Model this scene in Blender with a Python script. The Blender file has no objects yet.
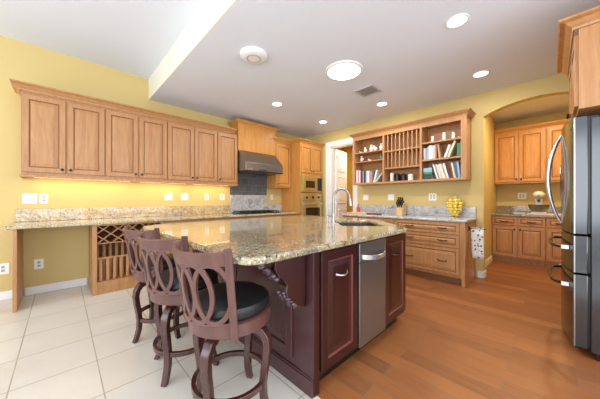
import bpy, bmesh, math, random
from mathutils import Vector, Matrix
random.seed(7)
PI = math.pi
C = bpy.context.scene.collection
S = bpy.context.scene

# ------------------------------------------------------------------ camera, world, exposure
cam_d = bpy.data.cameras.new('camera'); cam = bpy.data.objects.new('camera', cam_d); C.objects.link(cam)
cam_d.sensor_fit = 'HORIZONTAL'; cam_d.sensor_width = 36.0; cam_d.lens = 36.0 * 245.0 / 600.0
YAW = math.atan2(252.0, 245.0)
cam.location = (0, 0, 1.19); cam.rotation_euler = (PI/2, 0, YAW - PI/2)
cam_d.clip_start = 0.02
S.camera = cam
W = bpy.data.worlds.new('world'); S.world = W; W.use_nodes = True
bg = W.node_tree.nodes['Background']; bg.inputs[0].default_value = (0.90, 0.94, 1.0, 1); bg.inputs[1].default_value = 1.6
S.view_settings.view_transform = 'Standard'; S.view_settings.look = 'None'
S.view_settings.exposure = -0.15; S.view_settings.gamma = 1.0; S.view_settings.use_curve_mapping = False

def area_light(name, loc, rot, sx, sy, watts, col=(1, 1, 1), parent=None, disk=False):
    d = bpy.data.lights.new(name, 'AREA'); d.energy = watts; d.color = col
    d.shape = 'DISK' if disk else 'RECTANGLE'; d.size = sx
    if not disk: d.size_y = sy
    o = bpy.data.objects.new(name, d); C.objects.link(o); o.location = loc; o.rotation_euler = rot
    if parent: o.parent = parent
    return o
# added daylight fill behind the camera, tilted up to brighten the ceilings
area_light('rear_daylight_fill', (-2.9, 0.6, 1.7), (0, math.radians(-118), 0), 2.4, 5.0, 150, (0.93, 0.97, 1.0))
area_light('rear_daylight_fill', (0.8, -2.9, 1.6), (math.radians(118), 0, 0), 4.5, 2.2, 130, (0.93, 0.97, 1.0))

# ------------------------------------------------------------------ materials
def srgb(r, g, b):
    f = lambda c: (c/255/12.92) if c/255 <= 0.04045 else ((c/255+0.055)/1.055)**2.4
    return (f(r), f(g), f(b), 1)
def mat(name, col, rough=0.5, metal=0.0, coat=0.0, emit=None, est=0.0, spec=0.5):
    m = bpy.data.materials.new(name); m.use_nodes = True; b = m.node_tree.nodes['Principled BSDF']
    b.inputs['Base Color'].default_value = col; b.inputs['Roughness'].default_value = rough
    b.inputs['Metallic'].default_value = metal; b.inputs['Coat Weight'].default_value = coat
    b.inputs['Specular IOR Level'].default_value = spec
    if emit: b.inputs['Emission Color'].default_value = emit; b.inputs['Emission Strength'].default_value = est
    return m
def nodes(m): return m.node_tree.nodes, m.node_tree.links, m.node_tree.nodes['Principled BSDF']
def coords(m, scale=(1, 1, 1), rot=(0, 0, 0), loc=(0, 0, 0), kind='Object'):
    n, l, b = nodes(m); t = n.new('ShaderNodeTexCoord'); p = n.new('ShaderNodeMapping')
    p.inputs['Scale'].default_value = scale; p.inputs['Rotation'].default_value = rot; p.inputs['Location'].default_value = loc
    l.new(t.outputs[kind], p.inputs[0]); return p.outputs[0]
def ramp(m, fac, stops):
    n, l, b = nodes(m); r = n.new('ShaderNodeValToRGB'); cr = r.color_ramp
    while len(cr.elements) < len(stops): cr.elements.new(0.5)
    for e, (p, c) in zip(cr.elements, stops): e.position = p; e.color = c
    l.new(fac, r.inputs[0]); return r.outputs[0]
def noise(m, vec, scale, detail=4, rough=0.6, dist=0.0):
    n, l, b = nodes(m); t = n.new('ShaderNodeTexNoise'); t.inputs['Scale'].default_value = scale
    t.inputs['Detail'].default_value = detail; t.inputs['Roughness'].default_value = rough; t.inputs['Distortion'].default_value = dist
    l.new(vec, t.inputs['Vector']); return t.outputs['Fac']
def mixc(m, fac, a, b_, mode='MIX'):
    n, l, b = nodes(m); x = n.new('ShaderNodeMix'); x.data_type = 'RGBA'; x.blend_type = mode
    for s, v in ((0, fac), (6, a), (7, b_)):
        if isinstance(v, (int, float, tuple)): x.inputs[s].default_value = v
        else: l.new(v, x.inputs[s])
    return x.outputs[2]
def wood(name, a, b_, rough=0.35, coat=0.25, sc=(14, 14, 1.4)):
    m = mat(name, a, rough, coat=coat); n, l, b = nodes(m); b.inputs['Coat Roughness'].default_value = 0.25; v = coords(m, sc)
    f = noise(m, v, 2.2, 5, 0.6, 0.6)
    l.new(ramp(m, f, [(0.3, a), (0.7, b_)]), b.inputs['Base Color']); return m
def granite(name, base, gold, grey, dark, scale=1.0, rough=0.1, fine=0.0, cream=srgb(226, 218, 198)):
    m = mat(name, base, rough, coat=0.3); n, l, b = nodes(m); v = coords(m, (scale,)*3)
    big = noise(m, v, 3.2, 5, 0.62, 1.2)
    c = ramp(m, big, [(0.30, grey), (0.46, base), (0.60, gold), (0.72, base)])
    f = noise(m, v, 42, 3, 0.7)
    c = mixc(m, ramp(m, f, [(0.53+fine, (0, 0, 0, 1)), (0.64+fine, (1, 1, 1, 1))]), c, dark)
    f2 = noise(m, v, 70, 2, 0.6)
    c = mixc(m, ramp(m, f2, [(0.56+fine, (0, 0, 0, 1)), (0.62+fine, (0.8, 0.8, 0.8, 1))]), c, cream)
    vn = noise(m, v, 2.1, 6, 0.6, 2.0)
    c = mixc(m, ramp(m, vn, [(0.475, (0, 0, 0, 1)), (0.497, (0.75, 0.75, 0.75, 1)), (0.52, (0, 0, 0, 1))]), c, grey)
    l.new(c, b.inputs['Base Color']); return m

M = {}
M['wall'] = mat('yellow_wall_paint', srgb(212, 189, 126), 0.7)
M['pantry'] = mat('pantry_wall_paint', srgb(226, 178, 70), 0.7)
M['ceil'] = mat('white_ceiling_paint', srgb(228, 235, 248), 0.8)
M['soffit'] = mat('cream_paint', srgb(240, 238, 222), 0.7)
M['white'] = mat('white_trim_paint', srgb(240, 240, 240), 0.4)
M['maple'] = wood('honey_maple', srgb(192, 143, 95), srgb(170, 118, 72), 0.42, 0.1)
M['maple2'] = wood('golden_maple', srgb(212, 154, 82), srgb(190, 128, 58), 0.42, 0.1)
M['glaze'] = mat('brown_glaze', srgb(138, 90, 54), 0.5)
M['wine'] = wood('dark_cherry_paint', srgb(52, 15, 15), srgb(40, 11, 12), 0.3, 0.4)
M['wine_refl'] = wood('cherry_paint_reflection_tint', srgb(80, 44, 48), srgb(66, 34, 38), 0.3, 0.4)  # cherry lightened to plum: reflections on the end face are in the colour
M['wineglaze'] = mat('worn_red_edge', srgb(100, 46, 42), 0.5)
M['stoolw'] = wood('mahogany_stool_wood', srgb(104, 66, 60), srgb(86, 52, 47), 0.33, 0.4, (10, 10, 2))
M['stoold'] = wood('dark_mahogany', srgb(78, 38, 33), srgb(56, 26, 23), 0.22, 0.5, (10, 10, 2))
M['leather'] = mat('black_leather', srgb(24, 24, 26), 0.42)
n_, l_, b_ = nodes(M['leather']); bp = n_.new('ShaderNodeBump'); bp.inputs['Strength'].default_value = 0.15
l_.new(noise(M['leather'], coords(M['leather']), 120), bp.inputs['Height']); l_.new(bp.outputs[0], b_.inputs['Normal'])
M['bronze'] = mat('dark_bronze', srgb(60, 42, 34), 0.35, 0.7)
M['steel'] = mat('brushed_steel', srgb(150, 150, 150), 0.3, 0.9)
M['steel_d'] = mat('dark_brushed_steel', srgb(88, 90, 92), 0.15, 0.9)
M['steel_refl'] = mat('oven_steel_yellow_reflection', srgb(196, 176, 118), 0.3, 0.75)  # reflection of the yellow walls is painted into the steel colour
M['chrome'] = mat('chrome', srgb(215, 215, 218), 0.12, 1.0)
M['brushed'] = mat('satin_nickel', srgb(170, 168, 166), 0.28, 1.0)
M['handle'] = mat('polished_silver', srgb(225, 225, 228), 0.22, 0.85)
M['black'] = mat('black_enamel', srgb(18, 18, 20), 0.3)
M['darkglass'] = mat('dark_glass', srgb(50, 38, 24), 0.08)
M['slate'] = mat('grey_steel_tile', srgb(104, 110, 116), 0.25, 0.4)
n_, l_, b_ = nodes(M['slate']); br = n_.new('ShaderNodeTexBrick'); br.offset = 0.5
br.inputs['Color1'].default_value = srgb(112, 116, 122); br.inputs['Color2'].default_value = srgb(98, 103, 110); br.inputs['Mortar'].default_value = srgb(134, 138, 144)
br.inputs['Scale'].default_value = 1; br.inputs['Brick Width'].default_value = 0.15; br.inputs['Row Height'].default_value = 0.15; br.inputs['Mortar Size'].default_value = 0.004
l_.new(coords(M['slate'], rot=(PI/2, 0, 0)), br.inputs['Vector']); l_.new(br.outputs[0], b_.inputs['Base Color'])
M['gran'] = granite('gold_cream_granite', srgb(166, 154, 124), srgb(142, 112, 66), srgb(112, 107, 100), srgb(80, 58, 36), 1.0)
M['gran_l'] = granite('gold_beige_granite', srgb(200, 188, 150), srgb(180, 154, 98), srgb(146, 138, 126), srgb(128, 92, 58), 1.1)
M['gran_g'] = granite('grey_white_granite', srgb(206, 204, 200), srgb(176, 176, 178), srgb(128, 134, 146), srgb(120, 114, 110), 1.5, fine=0.07)
M['gran_d'] = granite('dark_speckled_granite', srgb(150, 140, 126), srgb(134, 114, 84), srgb(104, 102, 104), srgb(66, 54, 46), 1.3)
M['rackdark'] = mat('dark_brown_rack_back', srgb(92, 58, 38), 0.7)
M['lemon'] = mat('lemon_skin', srgb(252, 222, 96), 0.5)
M['orange'] = mat('orange_skin', srgb(246, 164, 62), 0.5)
M['plate'] = mat('white_plastic', srgb(244, 243, 238), 0.4)
M['slot'] = mat('outlet_slot_grey', srgb(170, 168, 162), 0.5)
M['paper'] = mat('page_paper', srgb(235, 228, 212), 0.8)
M['porc'] = mat('white_porcelain', srgb(244, 240, 234), 0.25)
M['glow'] = mat('lit_lamp_lens', srgb(255, 255, 250), 0.5, emit=(1, 0.97, 0.9, 1), est=9)
M['glow_w'] = mat('warm_strip_lens', srgb(255, 236, 190), 0.5, emit=(1, 0.78, 0.42, 1), est=5)
M['grille'] = mat('vent_grey', srgb(196, 196, 198), 0.5)
M['lightwood'] = wood('pale_block_wood', srgb(226, 196, 150), srgb(206, 170, 120))
M['cushionedge'] = mat('seat_welt', srgb(14, 14, 15), 0.5)
# glass
g = bpy.data.materials.new('clear_glass'); g.use_nodes = True; nt = g.node_tree; nt.nodes.clear()
o_ = nt.nodes.new('ShaderNodeOutputMaterial'); mx = nt.nodes.new('ShaderNodeMixShader'); tr = nt.nodes.new('ShaderNodeBsdfTransparent'); gl = nt.nodes.new('ShaderNodeBsdfGlossy'); fr = nt.nodes.new('ShaderNodeFresnel')
gl.inputs['Roughness'].default_value = 0.03; fr.inputs[0].default_value = 1.22; tr.inputs[0].default_value = (0.99, 1.0, 0.99, 1)
nt.nodes.remove(fr); lw = nt.nodes.new('ShaderNodeLayerWeight'); lw.inputs[0].default_value = 0.2; mr = nt.nodes.new('ShaderNodeMapRange'); mr.inputs['To Min'].default_value = 0.03; mr.inputs['To Max'].default_value = 0.4; nt.links.new(lw.outputs['Facing'], mr.inputs['Value']); nt.links.new(mr.outputs[0], mx.inputs[0]); nt.links.new(tr.outputs[0], mx.inputs[1]); nt.links.new(gl.outputs[0], mx.inputs[2]); nt.links.new(mx.outputs[0], o_.inputs[0])
M['glass'] = g
# brushed streaks on steel
for k in ('steel',):
    m = M[k]; n_, l_, b_ = nodes(m); f = noise(m, coords(m, (14, 14, 0.6)), 3, 2)
    rr = n_.new('ShaderNodeMapRange'); rr.inputs['To Min'].default_value = 0.27; rr.inputs['To Max'].default_value = 0.34
    l_.new(f, rr.inputs['Value']); l_.new(rr.outputs[0], b_.inputs['Roughness'])
# tile floor
m = M['tile'] = mat('cream_floor_tile', srgb(226, 218, 205), 0.3, coat=0.1); n_, l_, b_ = nodes(m)
br = n_.new('ShaderNodeTexBrick'); br.offset = 0.0; br.squash = 1.0
br.inputs['Scale'].default_value = 1; br.inputs['Brick Width'].default_value = 0.425; br.inputs['Row Height'].default_value = 0.43
br.inputs['Mortar Size'].default_value = 0.0035; br.inputs['Mortar'].default_value = srgb(158, 145, 128); br.inputs['Bias'].default_value = 0
br.inputs['Color1'].default_value = srgb(228, 222, 211); br.inputs['Color2'].default_value = srgb(221, 214, 202)
v = coords(m, loc=(-0.187 + 0.425*12, -2.345 + 0.43*12, 0)); l_.new(v, br.inputs['Vector'])
cl = noise(m, coords(m), 2.6, 6, 0.6); c = mixc(m, ramp(m, cl, [(0.35, (0, 0, 0, 1)), (0.7, (0.5, 0.5, 0.5, 1))]), br.outputs[0], srgb(212, 202, 186))
l_.new(c, b_.inputs['Base Color'])
# wood-look floor
m = M['floorwood'] = mat('orange_brown_plank_floor', srgb(180, 112, 66), 0.42, coat=0.0); n_, l_, b_ = nodes(m)
br = n_.new('ShaderNodeTexBrick'); br.offset = 0.37; br.offset_frequency = 2
br.inputs['Scale'].default_value = 1; br.inputs['Brick Width'].default_value = 0.92; br.inputs['Row Height'].default_value = 0.13
br.inputs['Mortar Size'].default_value = 0.0036; br.inputs['Mortar'].default_value = srgb(112, 88, 70)
br.inputs['Color1'].default_value = srgb(154, 94, 50); br.inputs['Color2'].default_value = srgb(122, 70, 36)
l_.new(coords(m, rot=(0, 0, PI/2), loc=(10, 10, 0)), br.inputs['Vector'])
gr = noise(m, coords(m, (16, 1.3, 1)), 3.0, 6, 0.65, 0.5)
c = mixc(m, ramp(m, gr, [(0.3, (0, 0, 0, 1)), (0.75, (0.42, 0.42, 0.42, 1))]), br.outputs[0], srgb(170, 114, 70))
l_.new(c, b_.inputs['Base Color'])

# ------------------------------------------------------------------ mesh builder
class MB:
    def __init__(s, M4=None): s.v = []; s.f = []; s.m = []; s.mats = []; s.T = M4 or Matrix()
    def mi(s, m):
        if m not in s.mats: s.mats.append(m)
        return s.mats.index(m)
    def add(s, vs, fs, m):
        o = len(s.v); s.v += [tuple(s.T @ Vector(p)) for p in vs]; i = s.mi(m)
        for f in fs: s.f.append([o + k for k in f]); s.m.append(i)
    def box(s, x0, x1, y0, y1, z0, z1, m):
        s.add([(x0,y0,z0),(x1,y0,z0),(x1,y1,z0),(x0,y1,z0),(x0,y0,z1),(x1,y0,z1),(x1,y1,z1),(x0,y1,z1)],
              [(0,3,2,1),(4,5,6,7),(0,1,5,4),(1,2,6,5),(2,3,7,6),(3,0,4,7)], m)
    def prism(s, poly, a, b, m, axis='z'):
        n = len(poly)
        def P(p, t): return {'z': (p[0], p[1], t), 'y': (p[0], t, p[1]), 'x': (t, p[0], p[1])}[axis]
        vs = [P(p, a) for p in poly] + [P(p, b) for p in poly]
        s.add(vs, [tuple(range(n))[::-1], tuple(range(n, 2*n))] + [(i, (i+1) % n, n + (i+1) % n, n + i) for i in range(n)], m)
    def lathe(s, prof, m, n=24, c=(0, 0, 0), closed=True):
        vs = []; fs = []
        for (r, z) in prof:
            for k in range(n): a = 2*PI*k/n; vs.append((c[0] + r*math.cos(a), c[1] + r*math.sin(a), c[2] + z))
        for j in range(len(prof)-1):
            for k in range(n): fs.append((j*n+k, j*n+(k+1) % n, (j+1)*n+(k+1) % n, (j+1)*n+k))
        if closed:
            fs.append(tuple(range(n))[::-1]); fs.append(tuple(range((len(prof)-1)*n, len(prof)*n)))
        s.add(vs, fs, m)
    def tube(s, pts, r, m, n=8, closed=False, caps=True):
        pts = [Vector(p) for p in pts]; N = len(pts); rs = r if isinstance(r, (list, tuple)) else [r]*N
        vs = []; prev = None
        for i, p in enumerate(pts):
            a = pts[(i-1) % N] if (closed or i > 0) else p; b = pts[(i+1) % N] if (closed or i < N-1) else p
            t = (b - a).normalized()
            if prev is None:
                up = Vector((0, 0, 1)) if abs(t.z) < 0.9 else Vector((1, 0, 0)); u = t.cross(up).normalized()
            else: u = (prev - t*prev.dot(t)).normalized()
            prev = u; w = t.cross(u)
            for k in range(n): an = 2*PI*k/n; vs.append(tuple(p + (u*math.cos(an) + w*math.sin(an))*rs[i]))
        fs = []
        for i in range(N if closed else N-1):
            j = (i+1) % N
            for k in range(n): fs.append((i*n+k, i*n+(k+1) % n, j*n+(k+1) % n, j*n+k))
        if not closed and caps: fs += [tuple(range(n))[::-1], tuple(range((N-1)*n, N*n))]
        s.add(vs, fs, m)
    def sweep(s, frames, m, closed=False):
        """frames: list of 4-corner loops"""
        n = len(frames[0]); vs = [tuple(p) for f in frames for p in f]; fs = []; N = len(frames)
        for i in range(N if closed else N-1):
            j = (i+1) % N
            for k in range(n): fs.append((i*n+k, i*n+(k+1) % n, j*n+(k+1) % n, j*n+k))
        if not closed: fs += [tuple(range(n))[::-1], tuple(range((N-1)*n, N*n))]
        s.add(vs, fs, m)
    def ball(s, c, r, m, n=12, k=8, sq=(1, 1, 1)):
        prof = [(math.sin(PI*i/k)*r if 0 < i < k else r*0.02, -math.cos(PI*i/k)*r) for i in range(k+1)]
        o = len(s.v); s.lathe(prof, m, n, (0, 0, 0))
        Ti = s.T.inverted()
        for i in range(o, len(s.v)):
            q = Ti @ Vector(s.v[i]); s.v[i] = tuple(s.T @ Vector((q.x*sq[0] + c[0], q.y*sq[1] + c[1], q.z*sq[2] + c[2])))
    def panel(s, u0, u1, v0, v1, y, m, gz, th=0.02, fr=0.055, raised=True):
        """raised panel front, facing -Y, front plane at y"""
        w = min(u1-u0, v1-v0); fr = min(fr, w*0.24); b = min(0.036, w*0.1)
        rings = [(0, th), (0, 0.003), (0.003, 0), (fr, 0), (fr+0.005, 0.008), (fr+0.014, 0.009), (fr+0.014+b, 0.0015)]
        ms = [m, m, m, gz, gz, m]
        for i in range(len(rings)-1):
            a, ya = rings[i]; c, yc = rings[i+1]
            A = [(u0+a, y+ya, v0+a), (u1-a, y+ya, v0+a), (u1-a, y+ya, v1-a), (u0+a, y+ya, v1-a)]
            B = [(u0+c, y+yc, v0+c), (u1-c, y+yc, v0+c), (u1-c, y+yc, v1-c), (u0+c, y+yc, v1-c)]
            s.add(A+B, [(k, (k+1) % 4, 4+(k+1) % 4, 4+k) for k in range(4)], ms[i])
        c, yc = rings[-1]
        s.add([(u0+c, y+yc, v0+c), (u1-c, y+yc, v0+c), (u1-c, y+yc, v1-c), (u0+c, y+yc, v1-c)], [(0, 1, 2, 3)], m)
        s.add([(u0, y+th, v0), (u1, y+th, v0), (u1, y+th, v1), (u0, y+th, v1)], [(3, 2, 1, 0)], m)
    def build(s, name, parent=None, smooth=False, bevel=0.0, seg=2, loc=None, kind=None, mods=None):
        me = bpy.data.meshes.new(name); me.from_pydata(s.v, [], s.f)
        for m in s.mats: me.materials.append(M[m] if isinstance(m, str) else m)
        for p, i in zip(me.polygons, s.m): p.material_index = i
        bm = bmesh.new(); bm.from_mesh(me); bmesh.ops.recalc_face_normals(bm, faces=bm.faces); bm.to_mesh(me); bm.free()
        o = bpy.data.objects.new(name, me); C.objects.link(o)
        if smooth:
            for p in me.polygons: p.use_smooth = True
            try: me.set_sharp_from_angle(angle=math.radians(40))
            except Exception: pass
        if bevel:
            b = o.modifiers.new('bevel', 'BEVEL'); b.width = bevel; b.segments = seg; b.limit_method = 'ANGLE'; b.angle_limit = math.radians(35)
        if parent: o.parent = parent
        if loc: o.location = loc
        if kind: o['kind'] = kind
        return o
def tag(o, label, cat, group=None):
    o['label'] = label; o['category'] = cat
    if group: o['group'] = group
    return o
def thing(name, label, cat, loc=(0, 0, 0), rz=0, group=None):
    o = bpy.data.objects.new(name, None); C.objects.link(o); o.empty_display_size = 0.1
    o.location = loc; o.rotation_euler = (0, 0, rz); return tag(o, label, cat, group)
def kids(o): return [c for c in bpy.data.objects if c.parent == o]
def copy_tree(o, parent=None):
    ch = kids(o); c = o.copy(); C.objects.link(c)
    if parent: c.parent = parent
    for k in ch: copy_tree(k, c)
    return c
def holed(outer, holes, t0, t1, m, axis='z'):
    """flat slab with holes, extruded between t0 and t1 along axis; returns MB"""
    bm = bmesh.new(); es = []
    for loop in [outer] + holes:
        vs = [bm.verts.new((p[0], p[1], 0)) for p in loop]
        es += [bm.edges.new((vs[i], vs[(i+1) % len(vs)])) for i in range(len(vs))]
    bmesh.ops.triangle_fill(bm, use_beauty=True, use_dissolve=False, edges=es)
    bm.verts.index_update(); V = [v.co.copy() for v in bm.verts]; F = [[v.index for v in f.verts] for f in bm.faces]; bm.free()
    def P(p, t): return {'z': (p[0], p[1], t), 'y': (p[0], t, p[1]), 'x': (t, p[0], p[1])}[axis]
    n = len(V); mb = MB()
    fs = [tuple(f) for f in F] + [tuple(n + i for i in f)[::-1] for f in F]
    o = 0
    for loop in [outer] + holes:
        L = len(loop)
        fs += [(o+i, o+(i+1) % L, n+o+(i+1) % L, n+o+i) for i in range(L)]; o += L
    mb.add([P(v, t0) for v in V] + [P(v, t1) for v in V], fs, m); return mb

RB = -PI/2     # rotation of cabinets on the back wall (front faces -X)
YL = 4.54      # left wall plane
XB = 4.57      # back wall plane
ZC = 2.80      # kitchen ceiling
ZH = 3.13      # raised ceiling

# ------------------------------------------------------------------ setting
mb = MB(); mb.box(-3, 1.11, -3, 4.66, -0.05, 0, 'tile'); mb.build('floor', kind='structure')
mb = MB(); mb.box(1.11, 7.6, -3, 4.66, -0.05, 0, 'floorwood'); mb.build('floor', kind='structure')
mb = MB(); mb.box(-3, 6.9, YL, YL+0.12, 0, ZH, 'wall'); mb.build('wall_left', kind='structure')
mb = MB(); mb.box(1.02, 7.0, -3, YL, ZC, ZC+0.06, 'ceil'); mb.build('ceiling', kind='structure')
mb = MB(); mb.box(-3, 1.02, -3, YL, ZH, ZH+0.06, 'ceil'); mb.build('ceiling', kind='structure')
mb = MB(); mb.box(1.005, 1.02, -3, YL, ZC, ZH, 'soffit'); mb.build('trim_1', kind='structure')
# back wall with pantry opening and arch
arch = [(0.72, 0.0), (0.72, 2.44)]
for i in range(1, 16):
    t = i/16; y = 0.72 - 1.18*t; arch.append((y, 2.44 + 0.14*math.sin(PI*t)**0.75))
arch += [(-0.46, 2.44), (-0.46, 0.0)]
outer = [(YL, 0), (YL, ZC), (-1.0, ZC), (-1.0, 0)] + arch[::-1] + [(3.02, 0), (3.02, 2.43), (3.66, 2.43), (3.66, 0)]
holed(outer, [], XB, XB+0.13, 'wall', 'x').build('wall_back', kind='structure')
# alcove behind the arch
mb = MB(); mb.box(XB+0.13, 6.62, 0.82, 0.90, 0, ZC, 'wall'); mb.box(6.62, 6.70, -1.0, 0.90, 0, ZC, 'wall'); mb.build('wall_alcove', kind='structure')
mb = MB(); mb.box(2.85, 6.70, -1.06, -1.0, 0, ZC, 'wall'); mb.build('wall_right', kind='structure')
# pantry
mb = MB(); mb.box(6.3, 6.38, 2.2, YL, 0, ZC, 'pantry'); mb.box(XB+0.13, 6.38, 2.12, 2.2, 0, ZC, 'pantry'); mb.build('wall_pantry', kind='structure')
# pantry casing
mb = MB()
mb.box(XB-0.022, XB-0.001, 3.66, 3.77, 0, 2.43, 'white'); mb.box(XB-0.022, XB-0.001, 2.91, 3.02, 0, 2.43, 'white'); mb.box(XB-0.028, XB-0.001, 2.89, 3.79, 2.43, 2.545, 'white')
mb.box(XB-0.03, XB-0.001, 3.76, 3.79, 0, 2.43, 'white'); mb.box(XB-0.002, XB+0.132, 3.64, 3.662, 0, 2.432, 'white'); mb.box(XB-0.002, XB+0.132, 3.018, 3.04, 0, 2.432, 'white')
mb.box(XB-0.002, XB+0.132, 3.04, 3.64, 2.405, 2.432, 'white')
mb.build('trim_2', bevel=0.004, kind='structure')
d = MB(); d.T = Matrix.Translation((XB+0.14, 3.60, 0)) @ Matrix.Rotation(math.radians(11), 4, 'Z')
d.box(0, 0.62, 0, 0.04, 0.01, 2.40, 'white')
for z0, z1 in ((0.2, 0.95), (1.1, 1.75), (1.88, 2.28)): d.panel(0.1, 0.52, z0, z1, -0.012, 'white', 'white', th=0.012, fr=0.02)
door = d.build('door_1', bevel=0.003, kind='structure')
h = MB(); h.T = d.T; h.lathe([(0.025, 0), (0.025, 0.01)], 'brushed', 12, (0, 0, 0)); h.v = []; h.f = []; h.m = []
h.tube([(0.56, -0.005, 1.0), (0.56, -0.05, 1.0), (0.47, -0.055, 1.0)], 0.009, 'brushed'); h.build('door_handle', parent=door)
for z in (0.25, 1.2, 2.2):
    h = MB(); h.T = d.T; h.tube([(-0.004, -0.006, z-0.045), (-0.004, -0.006, z+0.045)], 0.007, 'brushed'); h.build('hinge', parent=door)
# baseboards
mb = MB(); mb.box(-3, -0.375, YL-0.014, YL-0.001, 0, 0.10, 'white'); mb.box(-0.325, 0.255, YL-0.014, YL-0.001, 0, 0.10, 'white'); mb.build('baseboard_left', bevel=0.004, kind='structure')
mb = MB(); mb.box(XB-0.014, XB-0.001, 0.72, 0.795, 0, 0.10, 'white'); mb.box(XB-0.014, 4.71, 0.706, 0.719, 0, 0.10, 'white'); mb.box(4.71, 5.98, 0.806, 0.819, 0, 0.10, 'white'); mb.build('baseboard_back', bevel=0.004, kind='structure')

# ------------------------------------------------------------------ cabinet kit (local: front at y=0 facing -Y, x right, z up)
def knob(parent, x, z, y=-0.02):
    k = MB(); k.T = Matrix.Translation((x, y, z)) @ Matrix.Rotation(PI/2, 4, 'X')
    k.lathe([(0.006, 0), (0.006, 0.012), (0.015, 0.017), (0.016, 0.024), (0.010, 0.029)], 'bronze', 12)
    return k.build('knob', parent=parent, smooth=True)
def pull(parent, x, z, y=-0.02, w=0.11, m='bronze', vert=False):
    k = MB(); pts = []
    for i in range(9):
        t = i/8; a = PI*t; u = (t-0.5)*w; pts.append((x + (0 if vert else u), y + 0.002 - 0.028*math.sin(a)**0.6, z + (u if vert else -0.008*math.sin(a))))
    k.tube(pts, [0.010, 0.007, 0.006, 0.007, 0.008, 0.007, 0.006, 0.007, 0.010], m, 8)
    return k.build('handle', parent=parent, smooth=True)
def door_part(root, u0, u1, v0, v1, m='maple', gz='glaze', name='door', y=-0.02, kx=None, kz=None, pl=None, fr=0.055):
    d = MB(); d.panel(u0, u1, v0, v1, y, m, gz, th=0.0195, fr=fr); o = d.build(name, parent=root)
    if kx is not None: knob(o, kx, kz, y)
    if pl:
        for (px, pz) in pl: pull(o, px, pz, y)
    return o

# left wall uppers
edges = [-0.336, 0.042, 0.421, 0.804, 1.189, 1.607, 2.016, 2.422]
ulabels = ['maple wall cabinet with two doors, at the far left end over the open desk space',
           'maple two-door wall cabinet, second from the left end of the row over the long counter',
           'maple two-door wall cabinet just left of the narrow single-door one near the hood',
           'narrow single-door maple wall cabinet ending the row beside the range hood']
for i, (a, b) in enumerate(((0, 2), (2, 4), (4, 6), (6, 7))):
    x0, x1 = edges[a], edges[b]; wd = x1-x0
    r = thing('wall_cabinet', ulabels[i], 'cabinet', (x0, 4.22, 1.48), 0, 'maple wall cabinets over the long counter')
    mb = MB(); mb.box(0.001, wd-0.001, 0, 0.318, 0, 0.955, 'maple'); mb.build('body', parent=r)
    for k in range(a, b):
        u0 = edges[k]-x0+0.008; u1 = edges[k+1]-x0-0.008
        kx = (u1-0.03) if (b-a == 2 and k == a) else u0+0.03
        door_part(r, u0, u1, 0.03, 0.925, 'maple', kx=kx, kz=0.075)
def crown(name, label, path, z0, m='maple', out=0.075, h=0.075, grp=None):
    """path: list of (x,y) front line with outward normals computed to the right of travel"""
    prof = [(0.0, 0.0), (0.010, 0.0), (0.014, 0.015), (0.030, 0.028), (0.050, 0.05), (out-0.008, 0.056), (out, 0.062), (out, h), (0.0, h)]
    pts = [Vector((p[0], p[1])) for p in path]; fr = []
    for i, p in enumerate(pts):
        ds = []
        if i > 0: ds.append((pts[i]-pts[i-1]).normalized())
        if i < len(pts)-1: ds.append((pts[i+1]-pts[i]).normalized())
        ns = [Vector((d.y, -d.x)) for d in ds]; n = sum(ns, Vector((0, 0)))
        n = n / max(n.length_squared, 1e-6) * (2 if len(ns) == 2 else 1) if len(ns) == 2 else ns[0]
        fr.append([(p.x + n.x*a, p.y + n.y*a, z0 + b) for a, b in prof])
    mb = MB(); mb.sweep(fr, m); o = mb.build(name); tag(o, label, 'crown molding'); return o
crown('crown_molding', 'long maple crown molding along the top of the left wall cabinets', [(-0.337, 4.538), (-0.337, 4.199), (2.350, 4.199)], 2.436)
mb = MB(); mb.box(-0.345, 2.425, 4.195, 4.222, 1.447, 1.479, 'maple'); mb.box(-0.345, -0.325, 4.222, 4.538, 1.447, 1.479, 'maple'); mb.box(2.405, 2.425, 4.222, 4.538, 1.447, 1.479, 'maple')
tag(mb.build('light_rail', bevel=0.004), 'maple light rail under the left wall cabinets', 'molding')
for i, (x0, x1) in enumerate(((-0.25, 0.75), (0.85, 1.55), (1.65, 2.35))):
    r = thing('under_cabinet_light', ['slim warm strip light under the cabinets above the desk space', 'slim warm strip light under the middle of the left wall cabinets', 'slim warm strip light under the wall cabinets nearest the hood'][i], 'light', ((x0+x1)/2, 4.40, 1.479), 0, 'strip lights under the left wall cabinets')
    w = (x1-x0)/2
    mb = MB(); mb.box(-w, w, -0.03, 0.03, -0.018, -0.001, 'white'); mb.build('housing', parent=r)
    mb = MB(); mb.box(-w+0.01, w-0.01, -0.02, 0.02, -0.021, -0.0182, 'glow_w'); mb.build('lens', parent=r)
    area_light('strip_lamp', (0, 0, -0.025), (math.radians(8), 0, 0), 2*w, 0.04, 3.3*(x1-x0), (1.0, 0.60, 0.27), r)

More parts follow.
